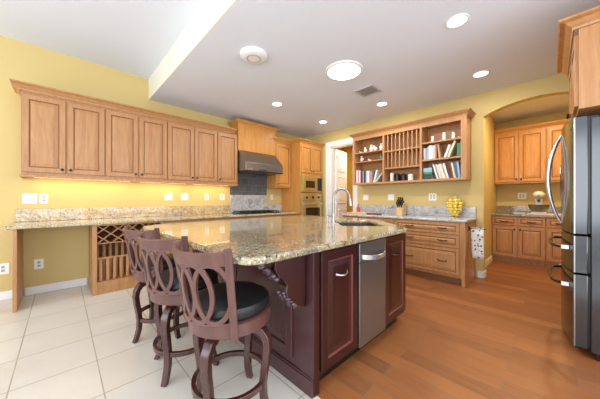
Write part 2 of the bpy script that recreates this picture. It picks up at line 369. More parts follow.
# left wall counter and what carries it
mb = MB(); mb.prism([(-0.43, 3.90), (3.785, 3.90), (3.785, 4.539), (-0.43, 4.539)], 0.876, 0.915, 'gran_l')
tag(mb.build('countertop', bevel=0.013, seg=3), 'long gold and beige granite countertop along the left wall', 'countertop')
mb = MB(); mb.box(-0.40, 2.435, 4.515, 4.539, 0.916, 1.075, 'gran_l')
tag(mb.build('backsplash', bevel=0.004), 'low beige granite backsplash on the left wall below the lit yellow strip', 'backsplash')
mb = MB(); mb.box(2.437, 3.34, 4.512, 4.539, 0.916, 1.285, 'gran_g')
tag(mb.build('backsplash', bevel=0.004), 'tall grey granite slab behind the gas cooktop', 'backsplash')
mb = MB(); mb.box(3.342, 3.785, 4.515, 4.539, 0.916, 1.075, 'gran_g')
tag(mb.build('backsplash', bevel=0.004), 'low grey granite backsplash between cooktop and oven tower', 'backsplash')
mb = MB(); mb.box(2.437, 3.34, 4.52, 4.539, 1.287, 1.75, 'slate')
tag(mb.build('wall_tiles'), 'dark grey tiled panel on the wall under the hood', 'tiles')
mb = MB(); mb.box(-0.372, -0.34, 3.94, 4.538, 0.001, 0.875, 'maple')
tag(mb.build('desk_panel', bevel=0.003), 'upright maple end panel carrying the left end of the long counter', 'panel')
# wine rack cabinet
r = thing('wine_rack_cabinet', 'open maple cabinet with diagonal wine lattice above a slatted plate rack', 'cabinet', (0.27, 3.94, 0.0))
mb = MB(); w = 0.80
mb.box(0, 0.045, 0, 0.595, 0.001, 0.875, 'maple'); mb.box(w-0.045, w, 0, 0.595, 0.001, 0.875, 'maple'); mb.box(0.045, w-0.045, 0.575, 0.595, 0.001, 0.875, 'maple')
mb.box(0.045, w-0.045, 0, 0.575, 0.09, 0.155, 'maple'); mb.box(0.045, w-0.045, 0.0, 0.02, 0.001, 0.09, 'maple'); mb.box(0.045, w-0.045, 0, 0.575, 0.857, 0.875, 'maple')
mb.box(0.045, w-0.045, 0.04, 0.575, 0.625, 0.64, 'maple'); mb.build('body', parent=r, bevel=0.002)
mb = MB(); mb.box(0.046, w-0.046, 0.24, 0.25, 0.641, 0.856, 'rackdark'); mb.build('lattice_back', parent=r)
def clipseg(p, q, x0, x1, z0, z1):
    (ax, az), (bx, bz) = p, q; t0, t1 = 0, 1
    for pp, qq in ((-(bx-ax), ax-x0), (bx-ax, x1-ax), (-(bz-az), az-z0), (bz-az, z1-az)):
        if abs(pp) < 1e-9:
            if qq < 0: return None
        else:
            t = qq/pp
            if pp < 0: t0 = max(t0, t)
            else: t1 = min(t1, t)
    if t0 >= t1: return None
    return (ax+(bx-ax)*t0, az+(bz-az)*t0), (ax+(bx-ax)*t1, az+(bz-az)*t1)
for sgn in (1, -1):
    mb = MB()
    for k in range(-6, 12):
        x = 0.05 + k*0.155; p = (x, 0.64 if sgn == 1 else 0.857); q = (x+1.2, p[1] + sgn*1.2*0.80)
        s_ = clipseg(p, q, 0.046, w-0.046, 0.645, 0.853)
        if s_:
            (ax, az), (bx, bz) = s_; L = math.hypot(bx-ax, bz-az)
            if L < 0.03: continue
            nx, nz = -(bz-az)/L*0.005, (bx-ax)/L*0.005
            mb.prism([(ax-nx, az-nz), (bx-nx, bz-nz), (bx+nx, bz+nz), (ax+nx, az+nz)], 0.02 if sgn == 1 else 0.021, 0.239, 'maple', 'y')
    mb.build('lattice', parent=r)
for (yy, z0, z1, n, off) in ((0.20, 0.156, 0.60, 11, 0.065), (0.05, 0.156, 0.43, 10, 0.085)):
    for k in range(n):
        mb = MB(); x = off + k*(w-2*off)/(n-1) ; mb.box(x-0.016, x+0.016, yy, yy+0.018, z0, z1, 'maple'); mb.build('rack_slat', parent=r, bevel=0.002)
    mb = MB(); mb.box(0.046, w-0.046, yy-0.004, yy+0.022, z1+0.0005, z1+0.022, 'maple'); mb.build('rack_rail', parent=r, bevel=0.002)
# base cabinets along the left wall
bl = ['maple base cabinet with drawer just right of the wine rack', 'maple base cabinet with drawer behind the island, left of the cooktop', 'wide maple base cabinet under the gas cooktop', 'narrow maple base cabinet between cooktop and oven tower']
for i, (x0, x1) in enumerate(((1.075, 1.75), (1.755, 2.43), (2.435, 3.34), (3.345, 3.785))):
    r = thing('base_cabinet', bl[i], 'cabinet', (x0, 3.94, 0), 0, 'maple base cabinets on the left wall'); wd = x1-x0
    mb = MB(); mb.box(0, wd, 0, 0.595, 0.10, 0.875, 'maple'); mb.box(0, wd, 0.07, 0.595, 0.001, 0.10, 'maple'); mb.build('body', parent=r)
    door_part(r, 0.01, wd-0.01, 0.70, 0.855, 'maple', name='drawer', fr=0.03, pl=[(wd/2, 0.775)])
    if wd > 0.5:
        door_part(r, 0.01, wd/2-0.003, 0.12, 0.69, 'maple', kx=wd/2-0.04, kz=0.63); door_part(r, wd/2+0.003, wd-0.01, 0.12, 0.69, 'maple', kx=wd/2+0.04, kz=0.63)
    else: door_part(r, 0.01, wd-0.01, 0.12, 0.69, 'maple', kx=0.05, kz=0.63)

# cooktop
r = thing('gas_cooktop', 'black and steel gas cooktop set in the left wall counter', 'cooktop', (2.45, 3.96, 0.916))
mb = MB(); mb.box(0, 0.88, 0.0, 0.52, 0, 0.014, 'steel_d'); mb.build('tray', parent=r, bevel=0.004)
for k in range(3):
    x = 0.02 + k*0.285; g_ = MB()
    for yy in (0.10, 0.23, 0.36, 0.49): g_.box(x, x+0.27, yy-0.008, yy+0.008, 0.03, 0.044, 'black')
    for xx in (0.0, 0.085, 0.17, 0.255): g_.box(x+xx, x+xx+0.015, 0.09, 0.50, 0.03, 0.044, 'black')
    for xx in (0.0, 0.255):
        for yy in (0.095, 0.485): g_.box(x+xx, x+xx+0.014, yy-0.007, yy+0.007, 0.0145, 0.03, 'black')
    g_.build('grate', parent=r)
    for yy in (0.18, 0.41):
        b_ = MB(); b_.lathe([(0.045, 0.0145), (0.045, 0.022), (0.03, 0.026), (0.03, 0.029)], 'black', 16, (x+0.135, yy, 0)); b_.build('burner', parent=r, smooth=True)
for k in range(6):
    b_ = MB(); b_.lathe([(0.018, 0.0145), (0.017, 0.038), (0.012, 0.040)], 'black', 14, (0.12+k*0.128, 0.045, 0)); b_.build('knob', parent=r, smooth=True)

# hood
r = thing('range_hood', 'stainless steel range hood with sloped front on the left wall', 'range hood', (2.44, 4.54, 1.72)); w = 0.895
mb = MB(); mb.prism([(-0.002, 0.02), (-0.59, 0.02), (-0.595, 0.17), (-0.34, 0.42), (-0.002, 0.42)], 0, w, 'steel', 'x'); mb.build('canopy', parent=r, bevel=0.006)
mb = MB(); mb.box(0.0, w, -0.598, -0.003, 0.0, 0.0195, 'steel_d'); mb.build('lip', parent=r)
mb = MB(); mb.T = Matrix.Translation((0, -0.594, 0)); mb.box(0.05, 0.17, -0.006, 0.0, 0.03, 0.075, 'chrome'); mb.build('badge', parent=r)
for k in range(4):
    mb = MB(); mb.box(0.30+k*0.05, 0.33+k*0.05, -0.602, -0.5925, 0.035, 0.052, 'black'); mb.build('button', parent=r)
r = thing('hood_cover', 'golden maple chimney cover box above the steel range hood', 'cabinet', (2.44, 4.20, 2.145))
mb = MB(); mb.box(-0.008, 0.895, 0, 0.338, 0.0, 0.53, 'maple2'); mb.build('body', parent=r)
crown('crown_molding', 'crown molding on top of the hood cover box just under the ceiling', [(2.432, 4.538), (2.432, 4.20), (3.335, 4.20), (3.335, 4.538)], 2.66, 'maple2', out=0.06, h=0.07)
# cabinet right of hood
r = thing('wall_cabinet', 'single-door golden maple wall cabinet between hood and oven tower', 'cabinet', (3.345, 4.21, 1.45))
mb = MB(); mb.box(0, 0.44, 0, 0.328, 0, 1.0, 'maple2'); mb.build('body', parent=r)
door_part(r, 0.01, 0.43, 0.03, 0.965, 'maple2', kx=0.05, kz=0.08)
crown('crown_molding', 'short crown molding on the cabinet between hood and oven tower', [(3.344, 4.538), (3.344, 4.19), (3.786, 4.19)], 2.451, 'maple2')
# oven tower
r = thing('oven_tower', 'tall golden maple cabinet in the corner holding microwave and oven', 'cabinet', (3.79, 3.90, 0)); w = 0.76
mb = MB()
mb.box(0, 0.02, 0, 0.638, 0.001, 2.45, 'maple2'); mb.box(w-0.02, w, 0, 0.638, 0.001, 2.45, 'maple2'); mb.box(0.02, w-0.02, 0.6, 0.638, 0.001, 2.45, 'maple2')
mb.box(0.02, w-0.02, 0, 0.6, 1.74, 2.45, 'maple2'); mb.box(0.02, w-0.02, 0, 0.6, 1.342, 1.352, 'maple2'); mb.box(0.02, w-0.02, 0, 0.6, 0.001, 0.50, 'maple2')
mb.build('body', parent=r)
door_part(r, 0.03, w/2-0.003, 1.80, 2.42, 'maple2', kx=w/2-0.035, kz=1.85); door_part(r, w/2+0.003, w-0.03, 1.80, 2.42, 'maple2', kx=w/2+0.035, kz=1.85)
door_part(r, 0.03, w-0.03, 0.13, 0.48, 'maple2', name='drawer', pl=[(w/2, 0.36)])
crown('crown_molding', 'crown molding on top of the tall oven tower', [(3.789, 4.20), (3.789, 3.899), (4.551, 3.899)], 2.452, 'maple2')
r = thing('microwave', 'built-in stainless microwave above the wall oven', 'microwave', (3.815, 3.88, 1.356)); w = 0.71
mb = MB(); mb.box(0, w, 0, 0.45, 0, 0.38, 'steel_refl'); mb.build('case', parent=r, bevel=0.004)
mb = MB(); mb.box(0.04, 0.50, -0.02, -0.0005, 0.04, 0.34, 'steel_refl'); o = mb.build('door', parent=r, bevel=0.004)
mb = MB(); mb.box(0.12, 0.42, -0.024, -0.0205, 0.10, 0.26, 'darkglass'); mb.build('window', parent=o)
mb = MB(); mb.box(0.54, 0.67, -0.015, -0.0005, 0.04, 0.34, 'black'); mb.build('control_panel', parent=r)
r = thing('wall_oven', 'built-in stainless wall oven with dark window below the microwave', 'oven', (3.815, 3.88, 0.505)); w = 0.71
mb = MB(); mb.box(0, w, 0, 0.55, 0, 0.83, 'steel_refl'); mb.build('case', parent=r, bevel=0.004)
mb = MB(); mb.box(0.01, w-0.01, -0.02, -0.0005, 0.66, 0.81, 'steel_refl'); pnl = mb.build('control_panel', parent=r, bevel=0.004)
for k, x in enumerate((0.15, 0.35, 0.55)):
    q = MB(); q.T = Matrix.Translation((x, -0.02, 0.735)) @ Matrix.Rotation(PI/2, 4, 'X'); q.lathe([(0.028, 0), (0.026, 0.02), (0.018, 0.022)], 'steel_d' if k != 1 else 'black', 16); q.build('knob', parent=pnl, smooth=True)
mb = MB(); mb.box(0.01, w-0.01, -0.025, -0.0005, 0.02, 0.64, 'steel_refl'); o = mb.build('door', parent=r, bevel=0.004)
mb = MB(); mb.box(0.12, w-0.12, -0.029, -0.0255, 0.18, 0.50, 'darkglass'); mb.build('window', parent=o)
mb = MB(); mb.tube([(0.06, -0.026, 0.58), (0.06, -0.07, 0.58), (w-0.06, -0.07, 0.58), (w-0.06, -0.026, 0.58)], 0.010, 'handle'); mb.build('handle', parent=o, smooth=True)

# switch plates and outlets
def plate(name, label, cat, loc, rz, w, h, kind, grp=None):
    r = thing(name, label, cat, loc, rz, grp)
    mb = MB(); mb.box(-w/2, w/2, -0.006, -0.0008, -h/2, h/2, 'plate'); mb.build('cover_plate', parent=r, bevel=0.002)
    n = max(1, round(w/0.075))
    for k in range(n):
        x = (k-(n-1)/2)*0.046
        if kind == 's': mb = MB(); mb.box(x-0.016, x+0.016, -0.0095, -0.0062, -0.032, 0.032, 'plate'); mb.build('rocker', parent=r, bevel=0.001)
        else:
            for zz in (-0.02, 0.02):
                mb = MB(); mb.box(x-0.014, x+0.014, -0.0085, -0.0062, zz-0.013, zz+0.013, 'slot'); mb.build('socket', parent=r, bevel=0.001)
    return r
plate('switch_plate', 'double white switch plate left of its smaller neighbour above the desk counter', 'switch', (-0.285, YL, 1.20), 0, 0.125, 0.125, 's')
plate('wall_outlet', 'white outlet plate beside the double switch above the desk counter', 'outlet', (-0.165, YL, 1.20), 0, 0.078, 0.122, 'o')
plate('switch_plate', 'white switch plate on the glowing wall, leftmost of four behind the island', 'switch', (1.30, YL, 1.24), 0, 0.12, 0.125, 's')
plate('switch_plate', 'white switch plate on the glowing wall, second from left behind the island', 'switch', (1.56, YL, 1.24), 0, 0.12, 0.125, 's')
plate('wall_outlet', 'white outlet on the glowing wall, third from left behind the island', 'outlet', (1.96, YL, 1.24), 0, 0.078, 0.12, 'o')
plate('wall_outlet', 'white outlet on the glowing wall nearest the grey cooktop slab', 'outlet', (2.27, YL, 1.24), 0, 0.10, 0.12, 'o')
plate('wall_outlet', 'white outlet between the hood tiles and the oven tower', 'outlet', (3.50, YL, 1.25), 0, 0.078, 0.12, 'o')
plate('wall_outlet', 'low white outlet on the wall inside the open desk space', 'outlet', (-0.208, YL, 0.372), 0, 0.085, 0.125, 'o')
plate('wall_outlet', 'low white outlet on the wall left of the desk end panel', 'outlet', (-0.50, YL, 0.367), 0, 0.10, 0.13, 'o')
plate('switch_plate', 'white plate on the back wall left of the knife block, nearest the pantry', 'switch', (XB, 2.72, 1.235), RB, 0.12, 0.125, 's')
plate('switch_plate', 'white plate on the back wall just left of the knife block', 'switch', (XB, 2.17, 1.235), RB, 0.12, 0.125, 's')
plate('wall_outlet', 'white outlet on the back wall left of the lemon jar', 'outlet', (XB, 1.43, 1.235), RB, 0.12, 0.125, 'o')
plate('wall_outlet', 'white outlet on the alcove wall left of the stand mixer', 'outlet', (6.62, 0.42, 1.26), RB, 0.13, 0.13, 'o')

# ------------------------------------------------------------------ ceiling things
for i, (x, y) in enumerate(((2.554, 0.597), (3.85, 0.635), (3.866, 1.996), (2.60, 3.228), (3.885, 3.31), (5.1, 0.0))):
    lb = ['recessed ceiling light nearest the top right, above the refrigerator side', 'recessed ceiling light in front of the arch', 'recessed ceiling light just above the shelf unit beyond the vent', 'recessed ceiling light to the right of the hood cover box', 'small far recessed ceiling light near the pantry corner', 'added unseen ceiling light brightening the arched alcove'][i]
    r = thing('recessed_light', lb, 'light', (x, y, ZC), 0, 'recessed ceiling lights')
    mb = MB(); mb.lathe([(0.075, -0.001), (0.092, -0.001), (0.09, -0.008), (0.075, -0.006)], 'white', 28, closed=False); mb.build('trim_ring', parent=r, smooth=True)
    mb = MB(); mb.lathe([(0.001, -0.003), (0.075, -0.003), (0.075, -0.001), (0.001, -0.001)], 'glow', 28); mb.build('lens', parent=r)
    area_light('can_lamp', (0, 0, -0.02), (0, 0, 0), 0.14, 0, 9 if i < 5 else 38, (1, 0.93, 0.82) if i < 5 else (1, 0.76, 0.42), r, True)  # the last lamp is added out of view to brighten the alcove
r = thing('ceiling_light', 'large round flush ceiling light over the island', 'light', (2.53, 1.815, ZC))
mb = MB(); mb.lathe([(0.001, -0.022), (0.19, -0.022), (0.20, -0.012), (0.20, -0.001), (0.001, -0.001)], 'glow', 40); mb.build('lens', parent=r, smooth=True)
mb = MB(); mb.lathe([(0.2005, -0.001), (0.235, -0.001), (0.228, -0.014), (0.2005, -0.018)], 'white', 40, closed=False); mb.build('trim_ring', parent=r, smooth=True)
area_light('flush_lamp', (0, 0, -0.04), (0, 0, 0), 0.38, 0, 26, (1, 0.95, 0.88), r, True)
r = thing('ceiling_vent', 'grey square air vent in the ceiling beyond the round light', 'vent', (3.255, 1.90, ZC))
mb = MB()
for a in ((-0.15, 0.15, -0.15, -0.125), (-0.15, 0.15, 0.125, 0.15), (-0.15, -0.125, -0.125, 0.125), (0.125, 0.15, -0.125, 0.125)): mb.box(a[0], a[1], a[2], a[3], -0.012, -0.001, 'grille')
mb.build('frame', parent=r)
mb = MB()
for k in range(9):
    y = -0.115 + k*0.028; mb.prism([(y, -0.010), (y+0.004, -0.011), (y+0.018, -0.003), (y+0.014, -0.002)], -0.124, 0.124, 'grille', 'x')
mb.build('louvers', parent=r)
mb = MB(); mb.box(-0.124, 0.124, -0.124, 0.124, -0.0018, -0.0008, 'slot'); mb.build('backing', parent=r)
r = thing('ceiling_speaker', 'round white ceiling disc with dark inner ring near the ceiling step', 'ceiling device', (1.53, 2.31, ZC))
mb = MB(); mb.lathe([(0.001, -0.045), (0.10, -0.045), (0.135, -0.036), (0.15, -0.02), (0.15, -0.001), (0.001, -0.001)], 'white', 40); mb.build('housing', parent=r, smooth=True)
mb = MB(); mb.lathe([(0.068, -0.0455), (0.068, -0.049), (0.078, -0.049), (0.078, -0.0455)], 'slot', 32, closed=False); mb.build('ring', parent=r)

# ------------------------------------------------------------------ back wall
XC = 3.93
dl = ['maple base cabinet of three wide drawers at the right end of the back counter', 'maple base cabinet under the back counter, mostly behind the island']
for i, (ya, yb) in enumerate(((1.80, 0.86), (2.85, 1.805))):
    r = thing('drawer_cabinet', dl[i], 'cabinet', (XC, ya, 0), RB); wd = ya-yb
    mb = MB(); mb.box(0, wd, 0, 0.635, 0.10, 0.875, 'maple'); mb.box(0, wd, 0.06, 0.635, 0.001, 0.10, 'glaze')
    if i == 0: mb.box(wd, wd+0.04, -0.02, 0.635, 0.001, 0.875, 'maple')
    mb.build('body', parent=r)
    for z0, z1, pz in ((0.70, 0.855, 0.785), (0.515, 0.685, 0.61), (0.14, 0.50, 0.32)):
        door_part(r, 0.02, wd-0.03, z0, z1, 'maple', name='drawer', fr=0.035, pl=[(0.24, pz), (wd-0.24, pz)])
# side panel rails on the end of that cabinet
mb = MB(); mb.prism([(3.895, 2.88), (3.895, 0.80), (4.568, 0.80), (4.568, 2.88)], 0.876, 0.915, 'gran_g'); tag(mb.build('countertop', bevel=0.013, seg=3), 'grey and white granite countertop on the back wall under the shelves', 'countertop')
mb = MB(); mb.box(XB-0.026, XB-0.001, 0.81, 2.87, 0.916, 1.075, 'gran_g'); tag(mb.build('backsplash', bevel=0.004), 'grey granite backsplash under the wall shelf unit', 'backsplash')
# towel bar + towel on the end panel (y = 0.82 side)
r = thing('towel_bar', 'dark swing-out towel rod on the end of the back drawer cabinet', 'towel bar', (4.11, 0.8195, 0.785))
mb = MB(); mb.tube([(0, 0, 0), (0, -0.18, 0)], 0.006, 'bronze'); mb.tube([(0, -0.004, -0.03), (0, -0.004, 0.03)], 0.012, 'bronze'); mb.ball((0, -0.184, 0), 0.010, 'bronze'); mb.build('rod', parent=r, smooth=True)
tm = M['towel'] = mat('white_towel_dark_print', srgb(238, 236, 230), 0.9); n_, l_, b_ = nodes(tm)
vo = n_.new('ShaderNodeTexVoronoi'); vo.inputs['Scale'].default_value = 26; l_.new(coords(tm), vo.inputs['Vector'])
l_.new(ramp(tm, vo.outputs['Distance'], [(0.26, srgb(60, 60, 66)), (0.36, srgb(238, 236, 230))]), b_.inputs['Base Color'])
mb = MB(); pts = []
for i in range(13):
    if i < 6: z = 0.375 + (0.785-0.375)*i/6; x = 4.096
    elif i == 6: z = 0.800; x = 4.11
    else: z = 0.785 - (0.785-0.44)*(i-7)/5; x = 4.124
    pts.append([(x + (0.006*math.sin(k*1.7)*(abs(i-6)/6)), 0.645 + 0.145*k/8 - 0.012*(1-i/6 if i < 6 else 0)*(k/8), z) for k in range(9)])
vs = [p for row in pts for p in row]; fs = [(i*9+k, i*9+k+1, (i+1)*9+k+1, (i+1)*9+k) for i in range(12) for k in range(8)]
mb.add(vs, fs, 'towel'); o = mb.build('dish_towel', smooth=True); sm = o.modifiers.new('solid', 'SOLIDIFY'); sm.thickness = 0.004
tag(o, 'white dish towel with dark print hanging at the end of the back counter', 'towel')
# shelf unit
r = thing('shelf_unit', 'long open maple wall shelf unit with books and plate racks on the back wall', 'shelf', (4.27, 2.83, 1.485), RB)
w = 1.955; D = 0.298
def sp(name, x0, x1, y0, y1, z0, z1, m='maple', bev=0.002):
    q = MB(); q.box(x0, x1, y0, y1, z0, z1, m); return q.build(name, parent=r, bevel=bev)
sp('bottom_board', -0.0, w, -0.01, D, 0.0, 0.035); sp('top_board', 0, w, 0, D, 0.93, 0.955); sp('face_rail', 0, w, -0.006, 0.0, 0.89, 0.955)
sp('back_board', 0.02, w-0.02, D-0.012, D, 0.036, 0.929)
sp('side_panel', 0, 0.035, -0.005, D, 0.036, 0.929); sp('side_panel', w-0.075, w, -0.005, D, 0.036, 0.929)
sp('divider', 0.635, 0.67, -0.005, D-0.013, 0.036, 0.929); sp('divider', 1.295, 1.33, -0.005, D-0.013, 0.036, 0.929)
z1a, z1b = 0.36, 0.60
sp('shelf_board', 0.036, 0.634, 0, D-0.013, 0.46-0.02, 0.46); sp('shelf_board', 0.036, 0.634, 0, D-0.013, 0.62, 0.64)
sp('shelf_board', 0.671, 1.294, 0, D-0.013, 0.26, 0.285); sp('shelf_board', 0.671, 1.294, 0, D-0.013, 0.57, 0.595)
sp('shelf_board', 1.331, w-0.076, 0, D-0.013, 0.335, 0.36); sp('shelf_board', 1.331, w-0.076, 0, D-0.013, 0.615, 0.64)
for z0, z1 in ((0.286, 0.569), (0.596, 0.888)):
    for k in range(8):
        x = 0.735 + k*0.072; sp('plate_slat', x-0.010, x+0.010, 0.01, 0.028, z0, z1, 'maple', 0.0)
q = MB(); q.panel(-0.28, -0.02, 0.05, 0.91, 0, 'maple', 'glaze', th=0.008, fr=0.04)
crown('crown_molding', 'crown molding on top of the open wall shelf unit', [(4.568, 2.832), (4.264, 2.832), (4.264, 0.873), (4.568, 0.873)], 2.441, 'maple', out=0.06, h=0.065)
def sw(u, v=0.0, z=0.0): return (4.27 + v, 2.83 - u, 1.485 + z)   # shelf local -> world
bookn = [0]
def book(u, t, h, dep, col, z, lean=0.0, label='', grp='', v=0.03):
    """upright book, spine towards the room; lean in degrees (positive tips right)"""
    bookn[0] += 1; key = 'cover_%d_%d_%d' % col
    if key not in M: M[key] = mat(key, srgb(*col), 0.55)
    r_ = thing('book', label, 'book', sw(u, v, z), RB, grp)
    L = math.radians(lean)
    T = Matrix.Rotation(L, 4, 'Y')
    lift = t*math.sin(L) if L > 0 else 0.0
    T = Matrix.Translation((0, 0, lift + 0.0006)) @ T
    q = MB(T); q.box(0, 0.002, 0.0, dep, 0, h, key); q.box(t-0.002, t, 0.0, dep, 0, h, key); q.box(0.002, t-0.002, 0.0, 0.003, 0, h, key); q.build('cover', parent=r_)
    q = MB(T); q.box(0.0023, t-0.0023, 0.0032, dep-0.004, 0.004, h-0.004, 'paper'); q.build('pages', parent=r_)
cn = {'white': (236, 234, 232), 'pink': (206, 150, 168), 'red': (150, 44, 48), 'blue': (80, 100, 140), 'navy': (40, 48, 78), 'grey': (150, 152, 158), 'black': (38, 36, 40),
      'green': (58, 130, 84), 'cream': (226, 212, 178), 'dark green': (40, 70, 52), 'tan': (190, 160, 120), 'rose': (196, 120, 112), 'pale blue': (150, 178, 200), 'brown': (110, 66, 46), 'silver': (200, 202, 206), 'maroon': (96, 34, 40)}
# left section, bottom
u = 0.05; row = [('white', .035, .26), ('pink', .03, .25), ('white', .022, .25), ('rose', .02, .24), ('navy', .03, .25), ('grey', .03, .24), ('black', .022, .23), ('blue', .022, .23), ('silver', .03, .235), ('white', .03, .23), ('pale blue', .02, .22), ('rose', .02, .225), ('grey', .02, .22)]
seen = {}
def nth(k): return ['first', 'second', 'third', 'fourth', 'fifth', 'sixth', 'seventh', 'eighth', 'ninth', 'tenth', 'eleventh', 'twelfth', 'thirteenth', 'fourteenth', 'fifteenth'][k]
for i, (c_, t, h_) in enumerate(row):
    book(u, t, h_, 0.19, cn[c_], 0.035, 0, '%s book standing %s from left on bottom shelf of the left bay' % (c_, nth(i)), 'books on the bottom shelf, left bay'); u += t + 0.002
book(u+0.02, 0.025, 0.24, 0.18, cn['white'], 0.035, 16, 'white book leaning right past the upright row in the left bay', 'books on the bottom shelf, left bay')
book(u+0.062, 0.022, 0.20, 0.18, cn['silver'], 0.035, 40, 'silver book tipped far over beside the first divider', 'books on the bottom shelf, left bay')
# middle section, bottom: two jars and a mug
def jar_obj(name, label, cat, loc, prof, m, extra=None, n=20):
    r_ = thing(name, label, cat, loc); q = MB(); q.lathe(prof, m, n); q.build('body', parent=r_, smooth=True)
    if extra: extra(r_)
    return r_
jar_obj('canister', 'pale upright canister at left of the middle bay bottom shelf', 'canister', sw(0.76, 0.12, 0.0355), [(0.03, 0), (0.032, 0.003), (0.032, 0.15), (0.026, 0.16)], 'porc')
bpy.context.view_layer.update()
jar_obj('canister', 'dark canister, left of two on the middle bay bottom shelf', 'canister', sw(0.86, 0.12, 0.0355), [(0.045, 0), (0.05, 0.004), (0.05, 0.12), (0.04, 0.13), (0.012, 0.135), (0.012, 0.15)], 'black')
jar_obj('canister', 'dark canister beside the white mug in the middle bay', 'canister', sw(0.975, 0.12, 0.0355), [(0.045, 0), (0.05, 0.004), (0.05, 0.11), (0.04, 0.12), (0.012, 0.125), (0.012, 0.14)], 'black')
def mugh(r_):
    q = MB(); q.tube([(0.044, 0, 0.09), (0.07, 0, 0.085), (0.078, 0, 0.055), (0.066, 0, 0.03), (0.044, 0, 0.025)], 0.006, 'porc'); q.build('handle', parent=r_, smooth=True)
jar_obj('mug', 'white mug on the bottom shelf of the middle bay', 'mug', sw(1.10, 0.12, 0.0355), [(0.04, 0), (0.045, 0.003), (0.045, 0.115), (0.041, 0.115), (0.040, 0.006), (0.001, 0.006)], 'porc', mugh)
# right section, middle shelf
z = 0.3605; G = 'books on the middle shelf, right bay'
u = 1.345
for i, (c_, t, h_) in enumerate((('silver', .03, .19), ('grey', .02, .18), ('pale blue', .025, .20), ('white', .05, .225), ('silver', .04, .22), ('rose', .022, .235))):
    book(u, t, h_, 0.18, cn[c_], z, 0, '%s book standing %s from left on the right bay middle shelf' % (c_, nth(i)), G); u += t+0.002
book(1.575, 0.022, 0.232, 0.18, cn['tan'], z, -6, 'tan book tilted left against the upright ones, right bay middle shelf', G)
book(1.645, 0.03, 0.20, 0.17, cn['white'], z, 20, 'white book leaning right, lower one of the tilted pair', G)
book(1.69, 0.03, 0.255, 0.18, cn['cream'], z, 22, 'tall cream book leaning steeply right beside the green book', G)
book(1.825, 0.05, 0.20, 0.18, cn['green'], z, 0, 'thick green book at the right end of the middle shelf', G)
# right section, bottom
z = 0.0355; G = 'books on the bottom shelf, right bay'
def flatbook(label, u, z, w_, t, col, key):
    M[key] = mat(key, srgb(*col), 0.5); r_ = thing('book', label, 'book', sw(u, 0.03, z), RB, G)
    q = MB(); q.box(0, w_, 0, 0.2, 0, 0.003, key); q.box(0, w_, 0, 0.2, t-0.003, t, key); q.box(0, w_, 0, 0.003, 0.003, t-0.003, key); q.build('cover', parent=r_)
    q = MB(); q.box(0.003, w_-0.003, 0.004, 0.197, 0.0035, t-0.0035, 'paper'); q.build('pages', parent=r_)
for i, (lb, t, col) in enumerate((('dark green box book lying flat at the bottom of the right bay stack', .085, cn['dark green']), ('green book lying flat in the middle of the right bay stack', .03, cn['green']), ('blue book lying flat on top of the right bay stack', .07, cn['pale blue']))):
    flatbook(lb, 1.345, z, 0.13, t, col, 'flat_cover_%d' % i); z += t+0.001
z = 0.0355; u = 1.525
for i, (c_, t, h_) in enumerate((('black', .016, .26), ('white', .02, .24), ('grey', .018, .235), ('cream', .022, .235), ('silver', .02, .23), ('white', .026, .24), ('tan', .02, .235), ('white', .024, .24))):
    book(u, t, h_, 0.19, cn[c_], z, -15, '%s book tilted left, %s of the leaning row on the right bay bottom shelf' % (c_, nth(i)), G); u += t/math.cos(math.radians(15))+0.003
for i, (c_, t, h_) in enumerate((('maroon', .032, .25), ('brown', .024, .25), ('cream', .024, .24), ('blue', .03, .245), ('pale blue', .026, .24), ('rose', .018, .235), ('grey', .016, .23))):
    if u + t < 1.877:
        book(u, t, h_, 0.19, cn[c_], z, -10 if i < 3 else -7, '%s book tilted left, %s of the right end group on the bottom shelf' % (c_, nth(i)), G); u += t/math.cos(math.radians(10))+0.003
# figurines
def figurine(label, u, z, h, lean=0.0, kind=0, m='porc', cat='figurine'):
    r_ = thing('figurine', label, cat, sw(u, 0.12, z+0.0005), RB, 'figurines on the shelf unit')
    q = MB()
    if kind == 0:   # standing bird-like figure
        q.lathe([(0.30*h, 0), (0.30*h, 0.05*h), (0.12*h, 0.12*h), (0.2*h, 0.35*h), (0.17*h, 0.55*h), (0.08*h, 0.7*h)], m, 14)
        q.ball((lean*h, 0, 0.82*h), 0.15*h, m); q.ball((0.12*h, 0, 0.45*h), 0.2*h, m, sq=(1.3, 0.7, 1.1)); q.tube([(lean*h, 0, 0.85*h), (lean*h+0.2*h*(1 if lean >= 0 else -1), -0.02*h, 0.9*h)], 0.03*h, m)
    else:           # crouching animal figure
        q.ball((0, 0, 0.32*h), 0.32*h, m, sq=(1.5, 0.8, 1)); q.ball((-0.4*h, 0, 0.7*h), 0.2*h, m); q.tube([(-0.2*h, 0, 0.4*h), (-0.38*h, 0, 0.65*h)], 0.12*h, m)
        for sx in (-0.3, 0.3): q.tube([(sx*h, -0.1*h, 0.25*h), (sx*h, -0.12*h, 0.0)], 0.08*h, m)
        q.tube([(0.4*h, 0, 0.35*h), (0.62*h, 0, 0.6*h)], 0.05*h, m)
    q.build('body', parent=r_, smooth=True)
figurine('small white crouching porcelain figure at far left of the top left shelf', 0.10, 0.64, 0.07, kind=1)
figurine('white porcelain figure, second from left on the top left shelf', 0.20, 0.64, 0.12)
figurine('tall white porcelain figure in the middle of the top left shelf', 0.33, 0.64, 0.16, 0.05)
figurine('white porcelain figure leaning left, beside the tallest on the top left shelf', 0.42, 0.64, 0.13, -0.15)
figurine('white porcelain bird figure at the right of the top left shelf', 0.54, 0.64, 0.15, 0.1)
figurine('white cone-like figure at left of the middle left shelf', 0.12, 0.46, 0.14)
figurine('low white crouching figure in the middle of the left bay shelf', 0.30, 0.46, 0.07, kind=1)
M['teal'] = mat('teal_glaze', srgb(90, 140, 128), 0.3)
